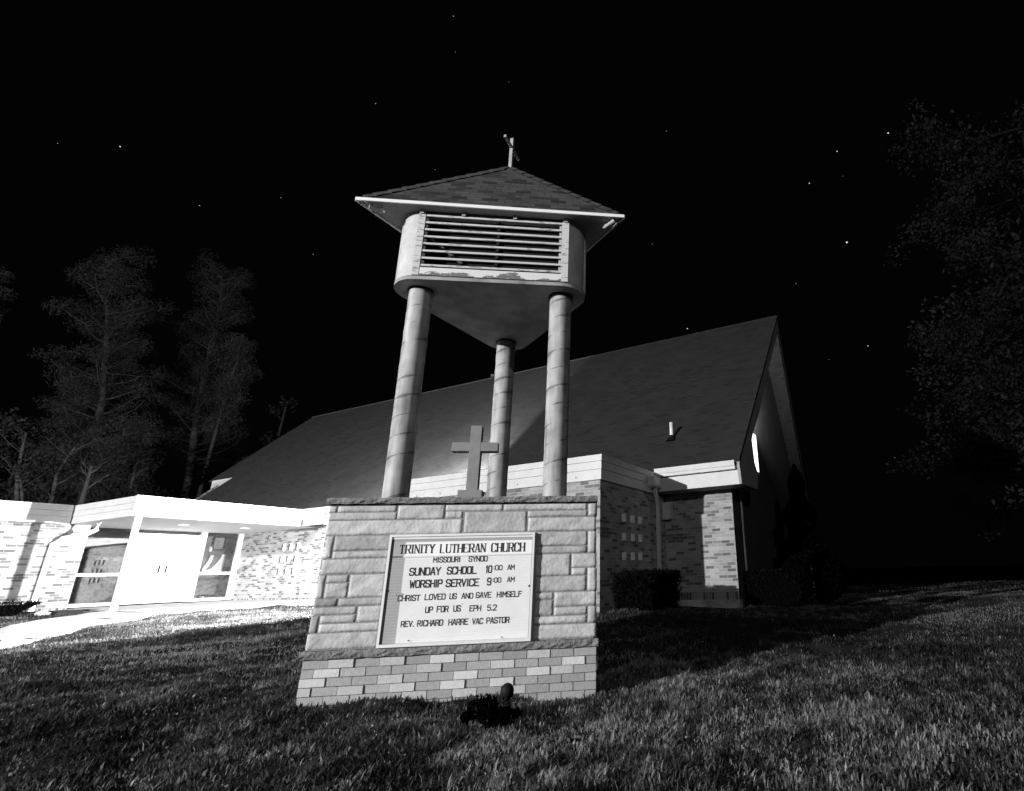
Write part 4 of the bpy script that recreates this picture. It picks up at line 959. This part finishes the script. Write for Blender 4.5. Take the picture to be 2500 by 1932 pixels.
# ---------------------------------------------------------------- grass
def grass():
    pts=[];hs=[]
    def field(n,xr,yr,den,h):
        x=rng.uniform(*xr,n);y=rng.uniform(*yr,n)
        keep=rng.random(n)<den(x,y); return x[keep],y[keep],np.full(keep.sum(),h)
    X=[];Y=[];Hh=[];Wd=[]
    for n,xr,yr,h,wm in ((400000,(-6.5,7.5),(-4.6,1.2),.036,.72),(330000,(-9,12),(.2,9.5),.034,.8),(110000,(-14,26),(4,18),.05,1.5),(80000,(-14,-2),(-4,9),.04,1.0)):
        x=rng.uniform(*xr,n);y=rng.uniform(*yr,n); X.append(x);Y.append(y);Hh.append(np.full(n,h));Wd.append(np.full(n,wm))
    for n,xr,yr in ((13000,(-6.5,7.5),(-4.6,1.2)),(1500,(-9,12),(.2,9))):   # coarse tufts
        cx_=np.repeat(rng.uniform(*xr,n),11);cy_=np.repeat(rng.uniform(*yr,n),11); k=len(cx_); sp=np.repeat(rng.uniform(.012,.05,n),11)
        X.append(cx_+rng.normal(size=k)*sp);Y.append(cy_+rng.normal(size=k)*sp);Hh.append(np.repeat(rng.uniform(.03,.066,n),11));Wd.append(np.full(k,1.45))
    x=np.concatenate(X);y=np.concatenate(Y);h=np.concatenate(Hh);wm=np.concatenate(Wd)
    # church coordinates to keep off the building, beds and walks
    dx,dy=x-O.x,y-O.y; a=dx*ea.x+dy*ea.y; b=dx*eb.x+dy*eb.y
    bad=(np.abs(x)<W2+.02)&(y>-.015)&(y<DEP+.03)
    bad|=(a>-5.35)&(a<.02)&(b>-.02)
    bad|=(b>2.55)&(a<1.75)&(a>-30)
    bad|=(a>-.05)&(a<1.75)&(b>1.9)&(b<3.1)
    bad|=(a<-12.4)&(b>-1.9)
    bad|=(a<-13.3)&(b<-1.6)
    ll=lambda pa,pb,qa,qb:(qa-pa)*(b-pb)-(qb-pb)*(a-pa)
    inw=(ll(-10.2,-1.9,-2,-9.4)<0)&(ll(-13.2,-1.78,-5,-8.3)>0)&(b<-1.7)
    bad|=inw
    bad|=(a<-5.3)&(b>.4+(a+12.44)*.17)&(b<3.1)
    bad|=(a<-10.2)&(b>-1.9)&(b<3.1)
    cl=np.hypot(x-1.0,y+5.25)<1.0
    # patchy growth
    pat=np.sin(3.1*x+1.3*y)*np.sin(2.3*y-1.1*x+1)+.6*np.sin(7.7*x-3*y)*np.sin(6.1*y+2.2*x)
    keep=~bad&~cl&(rng.random(len(x))<np.clip(.72+.3*pat,.25,1)); x,y,h,wm=x[keep],y[keep],h[keep],wm[keep]; pat=pat[keep]; n=len(x)
    z=ground(x,y)
    h=h*rng.uniform(.45,1.35,n)*(1+.22*pat); az=rng.uniform(0,2*np.pi,n); lean=rng.uniform(.25,1.25,n)
    wd=rng.uniform(.0028,.0062,n)*wm
    bx=np.cos(az)*lean*h; by=np.sin(az)*lean*h; sx=-np.sin(az)*wd; sy=np.cos(az)*wd
    zt=h*np.sqrt(np.clip(1-lean**2*.6,.1,1))
    v=np.empty((n,5,3)); v[:,0]=np.stack([x-sx,y-sy,z-.01],1); v[:,1]=np.stack([x+sx,y+sy,z-.01],1)
    v[:,2]=np.stack([x+sx*.85+bx*.4,y+sy*.85+by*.4,z+zt*.62],1); v[:,3]=np.stack([x-sx*.85+bx*.4,y-sy*.85+by*.4,z+zt*.62],1)
    v[:,4]=np.stack([x+bx,y+by,z+zt],1)
    me=bpy.data.meshes.new('grass'); me.vertices.add(5*n); me.vertices.foreach_set('co',v.astype(np.float32).ravel())
    li=np.empty((n,7),np.int32); bs=(np.arange(n)*5)[:,None]; li[:]=bs+np.array([0,1,2,3,3,2,4]); me.loops.add(7*n); me.loops.foreach_set('vertex_index',li.ravel())
    ls=np.empty((n,2),np.int32); ls[:,0]=np.arange(n)*7; ls[:,1]=ls[:,0]+4; me.polygons.add(2*n); me.polygons.foreach_set('loop_start',ls.ravel())
    def fld(fmin,fmax,k=14):
        o_=np.zeros(n)
        for _ in range(k):
            f=np.exp(rng.uniform(np.log(fmin),np.log(fmax))); t=rng.uniform(0,2*np.pi); o_+=np.sin(f*(np.cos(t)*x+np.sin(t)*y)+rng.uniform(0,6.28))
        return o_/np.sqrt(k/2)
    pt=np.exp(.45*fld(.6,2.4)+.45*fld(3,9)+.42*fld(12,40))
    tone=.088*np.clip(pt,.18,3.2)*np.exp(.42*rng.normal(size=n)); sp=rng.random(n); tone[sp<.012]*=3.2; tone[sp>.8]*=.35
    tone=np.clip(tone,.004,.36)
    at=me.attributes.new('tone','FLOAT','FACE'); at.data.foreach_set('value',np.repeat(tone,2).astype(np.float32))
    me.materials.append(M['blade']); me.update(calc_edges=True)
    o=bpy.data.objects.new('grass',me); col.objects.link(o); tag(o,'short rough lawn grass around the sign','grass',kind='stuff')
grass()
def clover():
    n=5200; x=rng.uniform(-6.5,7.5,n); y=-4.6+8.6*rng.random(n)**1.3
    k=~((np.abs(x)<W2+.06)&(y>-.05))&(np.hypot(x-1,y+5.25)>1.1)&(rng.random(n)<.55+.45*np.sin(2.1*x+y)*np.sin(1.7*y-x))
    x,y=x[k],y[k]; P=np.stack([x,y,ground(x,y)+rng.uniform(.012,.045,len(x))],1)
    o=foliage('clover',P,.010,rng.uniform(.05,.34,len(x))**1.0,'blade',None,.6); tag(o,'small pale clover leaves scattered through the lawn','clover',kind='stuff')
clover()

# ---------------------------------------------------------------- stars
STARS=[(-46.1,260,295),(-122.4,262,270.1),(-229.5,244.5,210.1),(-246.8,235.1,201.3),(-174.3,282.8,214.5),(190.2,235.5,256.7),(164.9,253.5,256.5),(152.3,271.6,245.2),(180.2,284.2,209.3),(199.3,310.3,144.5),(80.1,347.4,170.7),(108.3,340.2,170),(214.7,325.6,69),(51.6,321.5,224.4),(-75.5,233.3,311.1),(-76.2,247,299.9),(-162.5,305.2,191.3),(-207.5,272.3,198),(-93.4,291.6,250.3),(177.1,325.3,139.8),(152.7,311,191.5),(171.2,261.4,244.1),(56.4,273.5,280.7)]
import bmesh
bms=bmesh.new(); bmesh.ops.create_icosphere(bms,subdivisions=1,radius=1); sm=bpy.data.meshes.new('star'); bms.to_mesh(sm); bms.free(); sm.materials.append(M['star'])
for i,p in enumerate(STARS):
    o=bpy.data.objects.new('star',sm); col.objects.link(o); o.location=p
    r={8:.62,5:.42,6:.36,7:.34,9:.32,10:.36,2:.3}.get(i,[.11,.14,.17][i%3]); o.scale=(r,)*3
    lab={8:'brightest white star, high right of the gable peak',5:'second brightest star, upper right of the sky'}.get(i,'tiny faint white star in the black night sky')
    tag(o,lab,'star','stars in the night sky')
